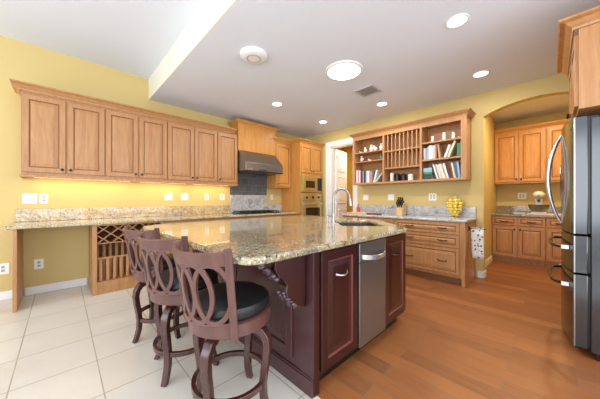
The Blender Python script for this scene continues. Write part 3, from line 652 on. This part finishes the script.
jar_obj('vase', 'round teal pot on the middle shelf of the left bay', 'vase', sw(0.55, 0.12, 0.4605), [(0.025, 0), (0.045, 0.02), (0.052, 0.05), (0.04, 0.085), (0.025, 0.095), (0.03, 0.105)], 'teal')
for i, (u, h_) in enumerate(((1.46, 0.10), (1.63, 0.13), (1.76, 0.11))):
    def flame(r_, hh=h_):
        q = MB(); q.tube([(0, 0, hh), (0, 0, hh+0.012)], 0.002, 'black'); q.build('wick', parent=r_)
    jar_obj('candle', ['shortest white candle, left one on the top right shelf', 'tallest white candle, middle of the top right shelf', 'white candle at the right of three on the top right shelf'][i], 'candle', sw(u, 0.10, 0.6405), [(0.026, 0), (0.026, h_*0.3), (0.021, h_*0.35), (0.021, h_)], 'porc', flame)
figurine('low white shell-like figure at right end of the top right shelf', 1.84, 0.64, 0.05, kind=1)
# things on the back counter
r = thing('knife_block', 'pale wooden knife block on the back counter', 'knife block', (4.40, 1.90, 0.9155), RB)
q = MB(); q.prism([(-0.09, 0), (0.09, 0), (0.09, 0.19), (0.03, 0.23), (-0.09, 0.10)], -0.055, 0.055, 'lightwood', 'x'); q.build('block', parent=r, bevel=0.003)
for i in range(3):
    for j in range(3):
        k = MB(); u = -0.035 + i*0.035; y0 = -0.06 + j*0.038; z0 = 0.107 + (y0+0.075)*1.08 + 0.016
        k.T = Matrix.Translation((4.40, 1.90, 0.9155)) @ Matrix.Rotation(RB, 4, 'Z')
        k.tube([(u, y0-0.004, z0), (u, y0-0.030, z0+0.045), (u, y0-0.062, z0+0.092)], [0.010, 0.012, 0.013], 'black', 8)
        tag(k.build('knife', smooth=True), 'black-handled knife standing in the pale wooden block on the back counter', 'knife', 'knives in the block')
JX, JY = 4.40, 1.06
r = thing('lemon_jar', 'tall lidded glass jar filled with lemons at right end of the back counter', 'jar', (JX, JY, 0.9155))
prof = [(0.050, 0), (0.060, 0.004), (0.055, 0.02), (0.075, 0.06), (0.105, 0.12), (0.122, 0.19), (0.122, 0.24), (0.10, 0.285), (0.072, 0.305), (0.072, 0.315)]
q = MB(); q.lathe(prof, 'glass', 28, closed=False); q.lathe([(0.001, 0.002), (0.05, 0.002)], 'glass', 28, closed=False); q.build('body', parent=r, smooth=True)
q = MB(); q.lathe([(0.078, 0.316), (0.078, 0.322), (0.05, 0.345), (0.02, 0.358), (0.012, 0.362), (0.02, 0.378), (0.018, 0.392), (0.002, 0.398)], 'glass', 28, closed=False); q.build('lid', parent=r, smooth=True)
def rad_at(z):
    for (r0, z0), (r1, z1) in zip(prof, prof[1:]):
        if z0 <= z <= z1 and z1 > z0: return r0 + (r1-r0)*(z-z0)/(z1-z0)
    return 0.06
lem = None; k = 0
for li, zz in enumerate((0.034, 0.078, 0.124, 0.17, 0.216, 0.262)):
    R_ = rad_at(zz) - 0.032
    if li == 5: R_ -= 0.012
    cnt = 1 if R_ < 0.022 else max(3, int(2*PI*R_/0.064))
    for c_ in range(cnt + (1 if R_ > 0.062 else 0)):
        if c_ == cnt: px, py = 0, 0
        else: a = 2*PI*c_/cnt + li*0.9; px, py = (R_*math.cos(a), R_*math.sin(a)) if cnt > 1 else (0, 0)
        if lem is None:
            q = MB(); q.lathe([(0.001, -0.030), (0.008, -0.026), (0.020, -0.017), (0.0245, 0), (0.020, 0.017), (0.008, 0.026), (0.001, 0.030)], 'lemon', 14); lem = q.build('lemon', smooth=True); o = lem
        else: o = lem.copy(); C.objects.link(o)
        o.location = (JX+px, JY+py, 0.9155+zz); o.rotation_euler = (PI/2*0.9 + 0.4*math.sin(k*2.3), 0.3*math.cos(k), k*1.7); k += 1
        tag(o, 'yellow lemon inside the lidded glass jar on the back counter', 'lemon', 'lemons in the glass jar')
q = MB(); q.box(-0.15, 0.15, -0.21, 0.21, 0, 0.022, 'lightwood'); o = q.build('cutting_board', bevel=0.006, loc=(4.25, 2.66, 0.9155)); tag(o, 'light wooden cutting board lying flat on the back counter by the pantry', 'cutting board')
M['redbrown'] = mat('red_brown_leather', srgb(120, 50, 40), 0.5)
q = MB(); q.box(-0.05, 0.05, -0.11, 0.11, 0.0, 0.018, 'redbrown'); q.tube([(0, 0.11, 0.01), (0, 0.16, 0.01)], 0.01, 'black'); o = q.build('case', bevel=0.003, loc=(4.12, 2.27, 0.9155)); tag(o, 'small red-brown case lying between cutting board and knife block', 'case')
def cap_(r_):
    q = MB(); q.lathe([(0.016, 0.145), (0.016, 0.17), (0.012, 0.172)], 'dark green' if False else 'teal', 14); q.build('cap', parent=r_, smooth=True)
M['redb'] = mat('orange_red_plastic', srgb(206, 70, 34), 0.35)
jar_obj('bottle', 'orange-red bottle standing at the pantry end of the back counter', 'bottle', (4.45, 2.83, 0.9155), [(0.03, 0), (0.034, 0.004), (0.034, 0.10), (0.015, 0.135), (0.013, 0.144)], 'redb', cap_)
# pantry shelves seen through the doorway
r = thing('pantry_shelf', 'golden wood shelf unit inside the pantry beyond the door', 'shelf', (6.0, 2.22, 0))
for z0 in (0.3, 0.75, 1.2): q = MB(); q.box(0, 0.29, 0, 1.3, z0, z0+0.03, 'maple2'); q.build('shelf_board', parent=r)
for y0 in (0, 1.28): q = MB(); q.box(0, 0.29, y0, y0+0.02, 0.001, 0.299, 'maple2'); q.box(0, 0.29, y0, y0+0.02, 0.331, 0.749, 'maple2'); q.box(0, 0.29, y0, y0+0.02, 0.781, 1.199, 'maple2'); q.build('side_panel', parent=r)
pl_ = thing('pantry_light', 'ceiling light inside the pantry', 'light', (5.5, 3.3, ZC)); q = MB(); q.lathe([(0.001, -0.05), (0.1, -0.04), (0.12, -0.001), (0.001, -0.001)], 'glow_w', 20); q.build('lens', parent=pl_, smooth=True)
area_light('pantry_lamp', (0, 0, -0.07), (0, 0, 0), 0.2, 0, 26, (1, 0.92, 0.78), pl_, True)

# ------------------------------------------------------------------ alcove
al = ['golden maple two-door wall cabinet in the arched alcove', 'golden maple wall cabinet in the alcove, partly behind the refrigerator']
YA = 0.815
for i, (a, b) in enumerate(((YA, 0.075), (0.07, -0.62))):
    wd = a-b
    r = thing('wall_cabinet', al[i], 'cabinet', (6.29, a, 1.50), RB, 'alcove wall cabinets')
    q = MB(); q.box(0, wd, 0, 0.328, 0, 1.0, 'maple2'); q.build('body', parent=r)
    door_part(r, 0.012, wd/2-0.003, 0.03, 0.97, 'maple2', kx=wd/2-0.035, kz=0.08); door_part(r, wd/2+0.003, wd-0.012, 0.03, 0.97, 'maple2', kx=wd/2+0.035, kz=0.08)
    r = thing('base_cabinet', ['maple base cabinet with two drawers over two doors in the alcove', 'maple base cabinet in the alcove next to the refrigerator'][i], 'cabinet', (6.0, a, 0), RB, 'alcove base cabinets')
    q = MB(); q.box(0, wd, 0, 0.61, 0.10, 0.875, 'maple'); q.box(0, wd, 0.06, 0.61, 0.001, 0.10, 'maple'); q.build('body', parent=r)
    for s_ in (0, 1):
        u0 = 0.012 + s_*(wd/2); u1 = u0 + wd/2 - 0.018
        door_part(r, u0, u1, 0.71, 0.86, 'maple', name='drawer', fr=0.03, pl=[((u0+u1)/2, 0.785)])
        door_part(r, u0, u1, 0.13, 0.69, 'maple', kx=(u1-0.03 if s_ == 0 else u0+0.03), kz=0.64)
crown('crown_molding', 'crown molding on the alcove wall cabinets', [(6.289, YA), (6.289, -0.62)], 2.501, 'maple2', out=0.06)
q = MB(); q.prism([(5.965, YA), (5.965, -0.62), (6.618, -0.62), (6.618, YA)], 0.876, 0.915, 'gran_d'); tag(q.build('countertop', bevel=0.012, seg=3), 'grey granite countertop inside the arched alcove', 'countertop')
q = MB(); q.box(6.594, 6.619, -0.62, YA, 0.916, 1.06, 'gran_d'); tag(q.build('backsplash'), 'speckled granite backsplash on the alcove wall', 'backsplash')
# mixer
r = thing('stand_mixer', 'white stand mixer with steel bowl on the alcove counter', 'mixer', (6.32, 0.17, 0.938), RB)
q = MB(); q.prism([(-0.10, -0.13), (0.10, -0.13), (0.10, 0.10), (-0.10, 0.10)], 0, 0.03, 'porc'); q.box(-0.055, 0.055, -0.02, 0.10, 0.03, 0.28, 'porc'); q.build('base', parent=r, bevel=0.012)
q = MB(); q.ball((0, -0.03, 0.335), 0.085, 'porc', 18, 12, (1.05, 1.9, 0.85)); q.build('motor_head', parent=r, smooth=True)
q = MB(); q.lathe([(0.03, 0.055), (0.012, 0.0), ], 'brushed', 14, (0, -0.09, 0.20)); q.build('beater_shaft', parent=r, smooth=True)
q = MB(); q.T = Matrix.Translation((0, -0.192, 0.33)) @ Matrix.Rotation(PI/2, 4, 'X'); q.lathe([(0.018, 0), (0.018, 0.010), (0.012, 0.013)], 'brushed', 16); q.build('hub_cap', parent=r, smooth=True)
q = MB(); q.lathe([(0.06, 0.032), (0.09, 0.036), (0.128, 0.08), (0.142, 0.155), (0.147, 0.158), (0.138, 0.153), (0.12, 0.08), (0.07, 0.045), (0.001, 0.043)], 'steel', 24, (0, -0.07, 0), closed=False); q.build('bowl', parent=r, smooth=True)
q = MB(); q.box(-0.13, 0.13, -0.22, 0.22, 0, 0.021, 'white'); o = q.build('cutting_board', bevel=0.006, loc=(6.28, 0.10, 0.9155)); tag(o, 'white board under the stand mixer in the alcove', 'cutting board')
M['bluecloth'] = mat('pale_blue_cloth', srgb(186, 204, 222), 0.8)
q = MB(); q.box(-0.12, 0.12, -0.085, 0.085, 0, 0.012, 'bluecloth'); q.box(-0.11, 0.12, -0.08, 0.08, 0.0125, 0.03, 'bluecloth'); o = q.build('folded_cloth', bevel=0.005, loc=(6.16, 0.42, 0.9155)); tag(o, 'pale blue folded cloth on the alcove counter', 'cloth')

# ------------------------------------------------------------------ refrigerator
r = thing('refrigerator', 'dark stainless french-door refrigerator with two bottom drawers', 'refrigerator', (3.27, -0.20, 0), PI)
q = MB(); q.box(-0.455, 0.455, 0.0, 0.78, 0.05, 1.80, 'steel_d'); q.build('body', parent=r, bevel=0.006)
q = MB(); q.box(-0.44, 0.44, 0.03, 0.74, 0.002, 0.0495, 'black'); q.build('toe_grille', parent=r)
def bow(u0, u1, n=10, t0=0.085, t1=0.142):
    """front polygon from u0 to u1"""
    f = []
    for i in range(n+1):
        u = u0 + (u1-u0)*i/n; f.append((u, -(t0 + (t1-t0)*(1-(u/0.46)**2))))
    return f
for nm, u0, u1, z0, z1 in (('door', -0.46, -0.003, 0.925, 1.82), ('door', 0.003, 0.46, 0.925, 1.82), ('drawer', -0.46, 0.46, 0.63, 0.915), ('drawer', -0.46, 0.46, 0.07, 0.62)):
    q = MB(); q.prism([(u1, -0.012), (u0, -0.012)] + bow(u0, u1, 18), z0, z1, 'steel_d'); d_ = q.build(nm, parent=r, bevel=0.006, smooth=True)
    q = MB(); q.box(u0+0.01, u1-0.01, -0.0118, -0.001, z0+0.01, z1-0.01, 'black'); q.build('gasket', parent=d_)
    if u1 > 0.4: q = MB(); q.box(0.4605, 0.463, -0.084, -0.076, z0+0.004, z1-0.004, 'brushed'); q.build('edge_trim', parent=d_)
    if nm == 'door':
        s_ = -1 if u0 < 0 else 1; us = s_*0.045; pts = []
        for i in range(17):
            t = i/16; b_ = math.sin(PI*t); pts.append((us + s_*0.03*b_, -(0.140 + 0.085*b_**0.75), 1.765 - 0.785*t))
        k = MB(); k.tube(pts, [0.010 + 0.006*math.sin(PI*i/16) for i in range(17)], 'handle', 10); k.build('handle', parent=d_, smooth=True)
        if s_ == 1:
            pass
    else:
        zz = z1-0.105; pts = []
        for i in range(17):
            t = i/16; u = -0.37 + 0.74*t; e = min(t, 1-t); o_ = 0.075*min(1, e/0.10)**0.5 if e > 0 else 0
            pts.append((u, -(0.085 + 0.057*(1-(u/0.46)**2)) - o_, zz))
        k = MB(); k.tube(pts, 0.013, 'steel_d', 10); k.build('handle', parent=d_, smooth=True)
        for s_ in (-1, 1):
            k = MB(); k.box(s_*0.37-0.016, s_*0.37+0.016, -0.150, -0.104, zz-0.016, zz+0.016, 'handle'); k.build('handle_mount', parent=d_, bevel=0.003)
# dispenser on the near-right door as seen from the front (far door in the photo)
q = MB(); q.box(-0.33, -0.17, -0.142, -0.10, 1.20, 1.52, 'black'); dsp = q.build('dispenser', parent=r, bevel=0.004)
q = MB(); q.box(-0.31, -0.19, -0.146, -0.1425, 1.44, 1.50, 'handle'); q.build('control_panel', parent=dsp)
q = MB(); q.box(0.33, 0.37, 0.0, 0.05, 1.8005, 1.835, 'black'); q.box(-0.37, -0.33, 0.0, 0.05, 1.8005, 1.835, 'black'); q.build('hinge_cover', parent=r, bevel=0.004)
M['badge'] = mat('red_badge', srgb(150, 50, 60), 0.4)
q = MB(); q.T = Matrix.Translation((0.40, -0.100, 1.74)) @ Matrix.Rotation(math.radians(90), 4, 'X'); q.lathe([(0.010, -0.004), (0.010, 0.0015), (0.008, 0.002)], 'badge', 16); q.build('badge', parent=r)
# cabinet above the refrigerator
r = thing('wall_cabinet', 'maple cabinet above the refrigerator, cut by the right frame edge', 'cabinet', (3.76, -0.14, 1.87), PI)
q = MB(); q.box(0, 0.98, 0.0, 0.84, 0, 0.60, 'maple'); q.build('body', parent=r, bevel=0.002)
door_part(r, 0.03, 0.487, 0.03, 0.57, 'maple', kx=0.45, kz=0.07); door_part(r, 0.493, 0.95, 0.03, 0.57, 'maple', kx=0.53, kz=0.07)
crown('crown_molding', 'crown molding on the cabinet above the refrigerator', [(3.762, -0.119), (2.779, -0.119), (2.779, -0.98)][::1], 2.471, 'maple', out=0.085)

# ------------------------------------------------------------------ island
isl = thing('kitchen_island', 'dark cherry kitchen island cabinet under the big granite top', 'island', (1.09, 1.0, 0))
IS = Matrix()
q = MB()
base = [(0, 0), (1.29, 0), (1.90, 0.61), (1.90, 1.90), (0, 1.90)]
toe = [(0.05, 0.06), (1.26, 0.06), (1.84, 0.64), (1.84, 1.85), (0.05, 1.85)]
# carcass built as pieces so the compactor bay stays open
q.prism([(0.0, 0.0), (0.455, 0.0), (0.455, 0.60), (0.0, 0.60)], 0.10, 0.875, 'wine')
q.prism([(0.865, 0.0), (1.29, 0.0), (1.29+0.35, 0.35), (1.29+0.35, 0.45), (0.865, 0.45)], 0.10, 0.68, 'wine')
q.prism([(0.865, 0.0), (1.29, 0.0), (1.33, 0.04), (1.33, 0.06), (0.865, 0.06)], 0.68, 0.875, 'wine')
q.prism([(0.0, 0.60), (0.72, 0.60), (0.72, 1.90), (0.0, 1.90)], 0.10, 0.875, 'wine')
q.prism([(0.72, 1.20), (1.90, 1.20), (1.90, 1.90), (0.72, 1.90)], 0.10, 0.875, 'wine')
q.prism([(1.86, 0.60), (1.90, 0.60), (1.90, 1.20), (1.86, 1.20)], 0.10, 0.875, 'wine')
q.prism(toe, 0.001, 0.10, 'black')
q.build('body', parent=isl, bevel=0.002)
# end face skin (faces -X): frame, raised panels, base trim
T = Matrix.Translation((0, 1.90, 0)) @ Matrix.Rotation(RB, 4, 'Z')
q = MB(T); q.box(0, 1.90, -0.006, -0.0005, 0.001, 0.875, 'wine_refl'); q.build('end_skin', parent=isl)
for u0, u1 in ((0.08, 0.86), (0.94, 1.72)):
    q = MB(T); q.panel(u0, u1, 0.16, 0.82, -0.022, 'wine_refl', 'wine', th=0.0155, fr=0.06); q.build('end_panel', parent=isl)
q = MB(T); q.box(0, 1.905, -0.022, -0.0065, 0.001, 0.10, 'wine_refl'); q.box(0, 1.905, -0.016, -0.0065, 0.10, 0.112, 'wine_refl'); q.build('base_trim', parent=isl, bevel=0.003)
q = MB(T); q.box(1.80, 1.905, -0.012, -0.0062, 0.113, 0.874, 'wine_refl'); q.build('corner_stile', parent=isl, bevel=0.002)
q = MB(); q.box(-0.004, 0.04, -0.008, -0.0005, 0.001, 0.875, 'wine'); q.build('corner_post', parent=isl, bevel=0.002)
o = door_part(isl, 0.05, 0.445, 0.13, 0.865, 'wine', 'wineglaze', fr=0.06); pull(o, 0.25, 0.70, -0.02, 0.12, 'brushed')
o = door_part(isl, 0.875, 1.28, 0.13, 0.865, 'wine', 'wineglaze', fr=0.06); pull(o, 1.07, 0.70, -0.02, 0.12, 'bronze')
# corbel
cb = MB(); prof = [(0.0, 0.87), (-0.235, 0.87), (-0.24, 0.81), (-0.215, 0.765), (-0.175, 0.735), (-0.150, 0.70), (-0.160, 0.665), (-0.150, 0.63), (-0.125, 0.605), (-0.095, 0.58), (-0.05, 0.555), (0.0, 0.53)]
cb.T = Matrix.Translation((-0.0235, 0, 0)); cb.prism(prof, 0.045, 0.125, 'wine', 'y'); co = cb.build('corbel', parent=isl, bevel=0.006)
M['leaf'] = mat('silvered_carving', srgb(104, 84, 92), 0.3, 0.6)
rnd = random.Random(3)
for (x0, z0, x1, z1, n) in ((-0.205, 0.755, -0.305, 0.855, 8), (-0.150, 0.66, -0.06, 0.56, 8)):
    lf = MB(); lf.T = cb.T
    lf.tube([(x0, 0.085, z0), ((x0+x1)/2-0.006, 0.085, (z0+z1)/2-0.006), (x1, 0.085, z1)], [0.016, 0.020, 0.012], 'leaf', 9)
    for i in range(n):
        t = i/(n-1); bx = x0 + (x1-x0)*t; bz = z0 + (z1-z0)*t
        for sy_ in rnd.choice(((-1, 0, 1), (-1, 0.6), (-0.5, 1), (0, 1))):
            r0 = rnd.uniform(0.013, 0.024); lf.ball((bx - 0.010 + rnd.uniform(-0.005, 0.005), 0.085 + sy_*0.026, bz - 0.008 + rnd.uniform(-0.005, 0.005)), r0, 'leaf', 10, 7, (rnd.uniform(0.7, 1.4), 1.0, rnd.uniform(0.5, 0.9)))
    lf.build('carved_leaf', parent=co, smooth=True)

# island top with sink cut-out
F2 = Vector((math.cos(YAW), math.sin(YAW))); R2 = Vector((math.sin(YAW), -math.cos(YAW)))
def cs(s_, d_): v = F2*d_ + R2*s_; return (v.x, v.y)
D2 = Vector((1, 1)).normalized(); E2 = Vector((1, -1)).normalized()
SC = Vector(((2.42+2.42)/2, 1.70))            # sink centre
SC = Vector(cs(0.675, 2.885))
hw, hd = 0.225, 0.345
def sk(a, b): v = SC + E2*a + D2*b; return (v.x, v.y)
def rrect(hw_, hd_, rc, n=4):
    out = []
    for cx, cy, a0 in ((hw_-rc, hd_-rc, 0), (-hw_+rc, hd_-rc, PI/2), (-hw_+rc, -hd_+rc, PI), (hw_-rc, -hd_+rc, 1.5*PI)):
        for i in range(n+1): a = a0 + PI/2*i/n; out.append(sk(cx + rc*math.cos(a), cy + rc*math.sin(a)))
    return out
top = [(0.59, 1.07), (0.60, 1.04), (0.64, 0.985), (0.70, 0.957), (2.33, 0.957), (2.38, 0.972), (2.44, 1.01), (3.10, 1.65), (3.10, 3.03), (0.72, 3.03), (0.585, 2.90)]
mb = holed(top, [rrect(hw, hd, 0.06)], 0.8765, 0.9155, 'gran'); tag(mb.build('island_countertop', bevel=0.014, seg=3), 'large polished gold and cream granite top of the island', 'countertop')
# sink bowl
def ring(hw_, hd_, rc, z): return [(p[0], p[1], z) for p in rrect(hw_, hd_, rc)]
M['sink'] = mat('dark_composite_sink', srgb(62, 60, 62), 0.35, 0.2)
q = MB(); fr_ = [ring(hw+0.012, hd+0.012, 0.06, 0.8755), ring(hw-0.004, hd-0.004, 0.06, 0.8755), ring(hw-0.012, hd-0.012, 0.06, 0.72), ring(hw-0.05, hd-0.05, 0.05, 0.70)]
n = len(fr_[0]); vs = [p for f in fr_ for p in f]; fs = [(i*n+k, i*n+(k+1) % n, (i+1)*n+(k+1) % n, (i+1)*n+k) for i in range(3) for k in range(n)]; fs.append(tuple(range(3*n, 4*n)))
q.add(vs, fs, 'sink'); sr = thing('sink', 'dark undermount sink set at an angle in the island corner', 'sink', (SC.x, SC.y, 0.70)); o = q.build('bowl', parent=sr, smooth=True, loc=(-SC.x, -SC.y, -0.70))
q = MB(); q.lathe([(0.04, 0.0012), (0.038, 0.004), (0.01, 0.003)], 'chrome', 18, closed=True); q.build('drain', parent=sr, smooth=True)
# faucet: arc toward the sink along E2
fx, fy = cs(0.413, 3.02)
r = thing('faucet', 'tall gooseneck kitchen faucet in satin steel beside the island sink', 'faucet', (fx, fy, 0.9158), math.atan2(E2.y, E2.x))
q = MB(); q.lathe([(0.030, 0), (0.030, 0.008), (0.022, 0.014), (0.019, 0.05), (0.017, 0.11), (0.013, 0.12)], 'brushed', 20); q.build('base', parent=r, smooth=True)
pts = [(0, 0, 0.115), (0, 0, 0.20), (0, 0, 0.29)]
for i in range(1, 13): a = PI - PI*0.93*i/12; pts.append((0.10 + 0.10*math.cos(a), 0, 0.29 + 0.115*math.sin(a)))
pts.append((0.205, 0, 0.275))
q = MB(); q.tube(pts, 0.0145, 'steel', 12); q.build('gooseneck', parent=r, smooth=True)
q = MB(); q.tube([(0.203, 0, 0.285), (0.207, 0, 0.26), (0.211, 0, 0.20), (0.212, 0, 0.19)], [0.016, 0.019, 0.024, 0.022], 'brushed', 14); q.build('spray_head', parent=r, smooth=True)
q = MB(); q.tube([(-0.018, 0, 0.07), (-0.045, 0, 0.075), (-0.055, 0, 0.16)], [0.011, 0.010, 0.006], 'brushed', 10); q.build('lever', parent=r, smooth=True)
sx, sy = cs(0.335, 2.98)
r = thing('soap_dispenser', 'small steel soap dispenser left of the island faucet', 'soap dispenser', (sx, sy, 0.9158), -0.6)
q = MB(); q.lathe([(0.018, 0), (0.018, 0.006), (0.010, 0.010), (0.010, 0.055), (0.014, 0.058), (0.014, 0.07)], 'brushed', 14); q.build('base', parent=r, smooth=True)
q = MB(); q.tube([(0, 0, 0.066), (0.03, 0, 0.073), (0.055, 0, 0.062)], 0.005, 'brushed'); q.build('spout', parent=r, smooth=True)
# compactor / narrow dishwasher
r = thing('trash_compactor', 'narrow stainless appliance with curved handle in the island front', 'appliance', (1.552, 0.985, 0)); w = 0.396
q = MB(); q.box(0.004, w-0.004, 0.022, 0.50, 0.105, 0.865, 'black'); q.build('case', parent=r)
q = MB(); q.box(0, w, -0.012, 0.0215, 0.105, 0.72, 'steel'); q.build('drawer_front', parent=r, bevel=0.004)
q = MB(); q.box(0, w, -0.012, 0.0215, 0.724, 0.868, 'steel'); cp = q.build('control_panel', parent=r, bevel=0.004)
pts = [];
for i in range(13): t = i/12; pts.append((0.035 + (w-0.07)*t, -0.012 - 0.05*math.sin(PI*t)**0.5, 0.765 - 0.012*math.sin(PI*t)))
fr_ = [[(p[0], p[1]-0.006, p[2]-0.018), (p[0], p[1]+0.004, p[2]-0.018), (p[0], p[1]+0.004, p[2]+0.018), (p[0], p[1]-0.006, p[2]+0.018)] for p in pts]
q = MB(); q.sweep(fr_, 'handle'); q.build('handle', parent=cp, bevel=0.003, smooth=True)

# ------------------------------------------------------------------ bar stools
Z0, Z1 = 0.505, 0.955
def make_stool():
    r = thing('bar_stool', 'stool', 'stool')
    # legs
    legpath = [(0.09, 0.480), (0.15, 0.482), (0.198, 0.462), (0.222, 0.425), (0.228, 0.38), (0.222, 0.32), (0.208, 0.24), (0.200, 0.17), (0.204, 0.10), (0.220, 0.04), (0.236, 0.002)]
    for k in range(4):
        a = PI/4 + k*PI/2; ca, sa = math.cos(a), math.sin(a); fr = []
        for i, (rr, z) in enumerate(legpath):
            p0 = Vector(legpath[max(0, i-1)]); p1 = Vector(legpath[min(len(legpath)-1, i+1)]); t = (p1-p0).normalized(); nrm = Vector((-t.y, t.x)) * (-1)
            th = 0.022 - 0.006*i/10; wd = 0.026 - 0.008*i/10
            if i == len(legpath)-1: nrm = Vector((1, 0)) if nrm.x > 0 else Vector((-1, 0))
            L = []
            for sn, sw_ in ((-1, -1), (1, -1), (1, 1), (-1, 1)):
                R_ = rr + nrm.x*th*sn; zz = z + nrm.y*th*sn; zz = max(zz, 0.001)
                L.append((R_*ca - wd*sw_*sa, R_*sa + wd*sw_*ca, zz))
            fr.append(L)
        q = MB(); q.sweep(fr, 'stoold'); q.build('leg', parent=r, bevel=0.004, smooth=True)
    q = MB(); fr = []
    for i in range(40):
        a = 2*PI*i/40; fr.append([(R_*math.cos(a), R_*math.sin(a), z) for R_, z in ((0.188, 0.165), (0.212, 0.165), (0.212, 0.195), (0.188, 0.195))])
    q.sweep(fr, 'stoold', closed=True); q.build('foot_ring', parent=r, bevel=0.003, smooth=True)
    q = MB(); q.lathe([(0.13, 0.462), (0.15, 0.466), (0.15, 0.490), (0.08, 0.494), (0.08, 0.507)], 'stoold', 28); q.build('swivel', parent=r, smooth=True)
    q = MB(); q.lathe([(0.10, Z0), (0.218, Z0), (0.226, Z0+0.006), (0.226, Z0+0.066), (0.218, Z0+0.072), (0.10, Z0+0.072)], 'stoolw', 44); q.build('apron', parent=r, smooth=True)
    q = MB(); q.lathe([(0.16, 0.578), (0.206, 0.580), (0.218, 0.595), (0.220, 0.618), (0.212, 0.642), (0.180, 0.660), (0.10, 0.670), (0.001, 0.672)], 'leather', 44); q.build('seat', parent=r, smooth=True)
    # backrest surface: centred on local -X
    def bs(a, t, off=0.0):
        tt = max(0.0, t); sh = 0.002 + 0.045*tt**1.1; R_ = 0.229 + 0.026*tt**1.5 + off; an = PI + math.radians(a)
        return Vector((-sh + R_*math.cos(an), R_*math.sin(an), Z0 + (Z1-Z0)*t))
    br = bpy.data.objects.new('backrest', None); br = None
    def strip(name, pts_at, m='stoolw', wdt=0.015, th=0.009, closed=False, parent=r):
        fr = []; N = len(pts_at)
        for i, (a, t) in enumerate(pts_at):
            p = bs(a, t); pa = bs(*pts_at[(i-1) % N if closed else max(0, i-1)]); pb = bs(*pts_at[(i+1) % N if closed else min(N-1, i+1)])
            tg = (pb-pa).normalized(); nr = (bs(a, t, 0.01)-bs(a, t)).normalized(); nr = (nr - tg*nr.dot(tg)).normalized(); sd = tg.cross(nr)
            fr.append([tuple(p + nr*th*x + sd*wdt*y) for x, y in ((-1, -1), (1, -1), (1, 1), (-1, 1))])
        q = MB(); q.sweep(fr, m, closed); return q.build(name, parent=parent, bevel=0.002, smooth=True)
    def slab(name, aw, t0, t1, th=0.011, curve=0.0, m='stoolw'):
        q = MB(); fr = []
        for i in range(25):
            s_ = -1 + 2*i/24; a = aw*s_; tb = t0 - curve*(s_*s_) ; tp = t1 - 0.012*(1-s_*s_)
            fr.append([tuple(bs(a, tb, -th)), tuple(bs(a, tb, th)), tuple(bs(a, tp, th)), tuple(bs(a, tp, -th))])
        q.sweep(fr, m); return q.build(name, parent=r, bevel=0.003, smooth=True)
    slab('top_rail', 51, 0.84, 0.985, curve=0.01)
    slab('lower_rail', 51, 0.165, 0.20, 0.009)
    for s_ in (-1, 1):
        fr = []
        for i in range(13):
            t = -0.0 + 1.015*i/12; p = bs(53*s_, t); nr = (bs(53*s_, t, 0.01)-p).normalized(); sd = Vector((-nr.y, nr.x, 0)).normalized()
            fr.append([tuple(p + nr*x*0.015 + sd*y*0.019) for x, y in ((-1, -1), (1, -1), (1, 1), (-1, 1))])
        q = MB(); q.sweep(fr, 'stoolw'); q.build('back_post', parent=r, bevel=0.004, smooth=True)
    for c_ in (-32, -11, 11, 32):
        strip('back_loop', [(c_ + 21*math.cos(2*PI*i/36), 0.52 + 0.325*math.sin(2*PI*i/36)) for i in range(36)], closed=True, wdt=0.0115, th=0.008)
    return r
stool = make_stool()
spots = [(0.70, 1.29, 193, 30, 'nearest mahogany bar stool, black seat and looped back fully in view'),
         (0.655, 1.87, 203, 38, 'middle mahogany bar stool of the three at the island, its back overlapped by the nearest'),
         (0.665, 2.47, 200, 13, 'farthest mahogany bar stool at the island, nearest the wine rack')]
for i, (x, y, phi, leg, lb) in enumerate(spots):
    o = stool if i == 0 else copy_tree(stool); o.location = (x, y, 0)
    tag(o, lb, 'stool', 'bar stools at the island')
    for ch in kids(o):
        nm = ch.name.split('.')[0]
        ch.rotation_euler = (0, 0, math.radians(leg-45) if nm == 'leg' else (math.radians(phi-180) if nm not in ('foot_ring',) else 0))
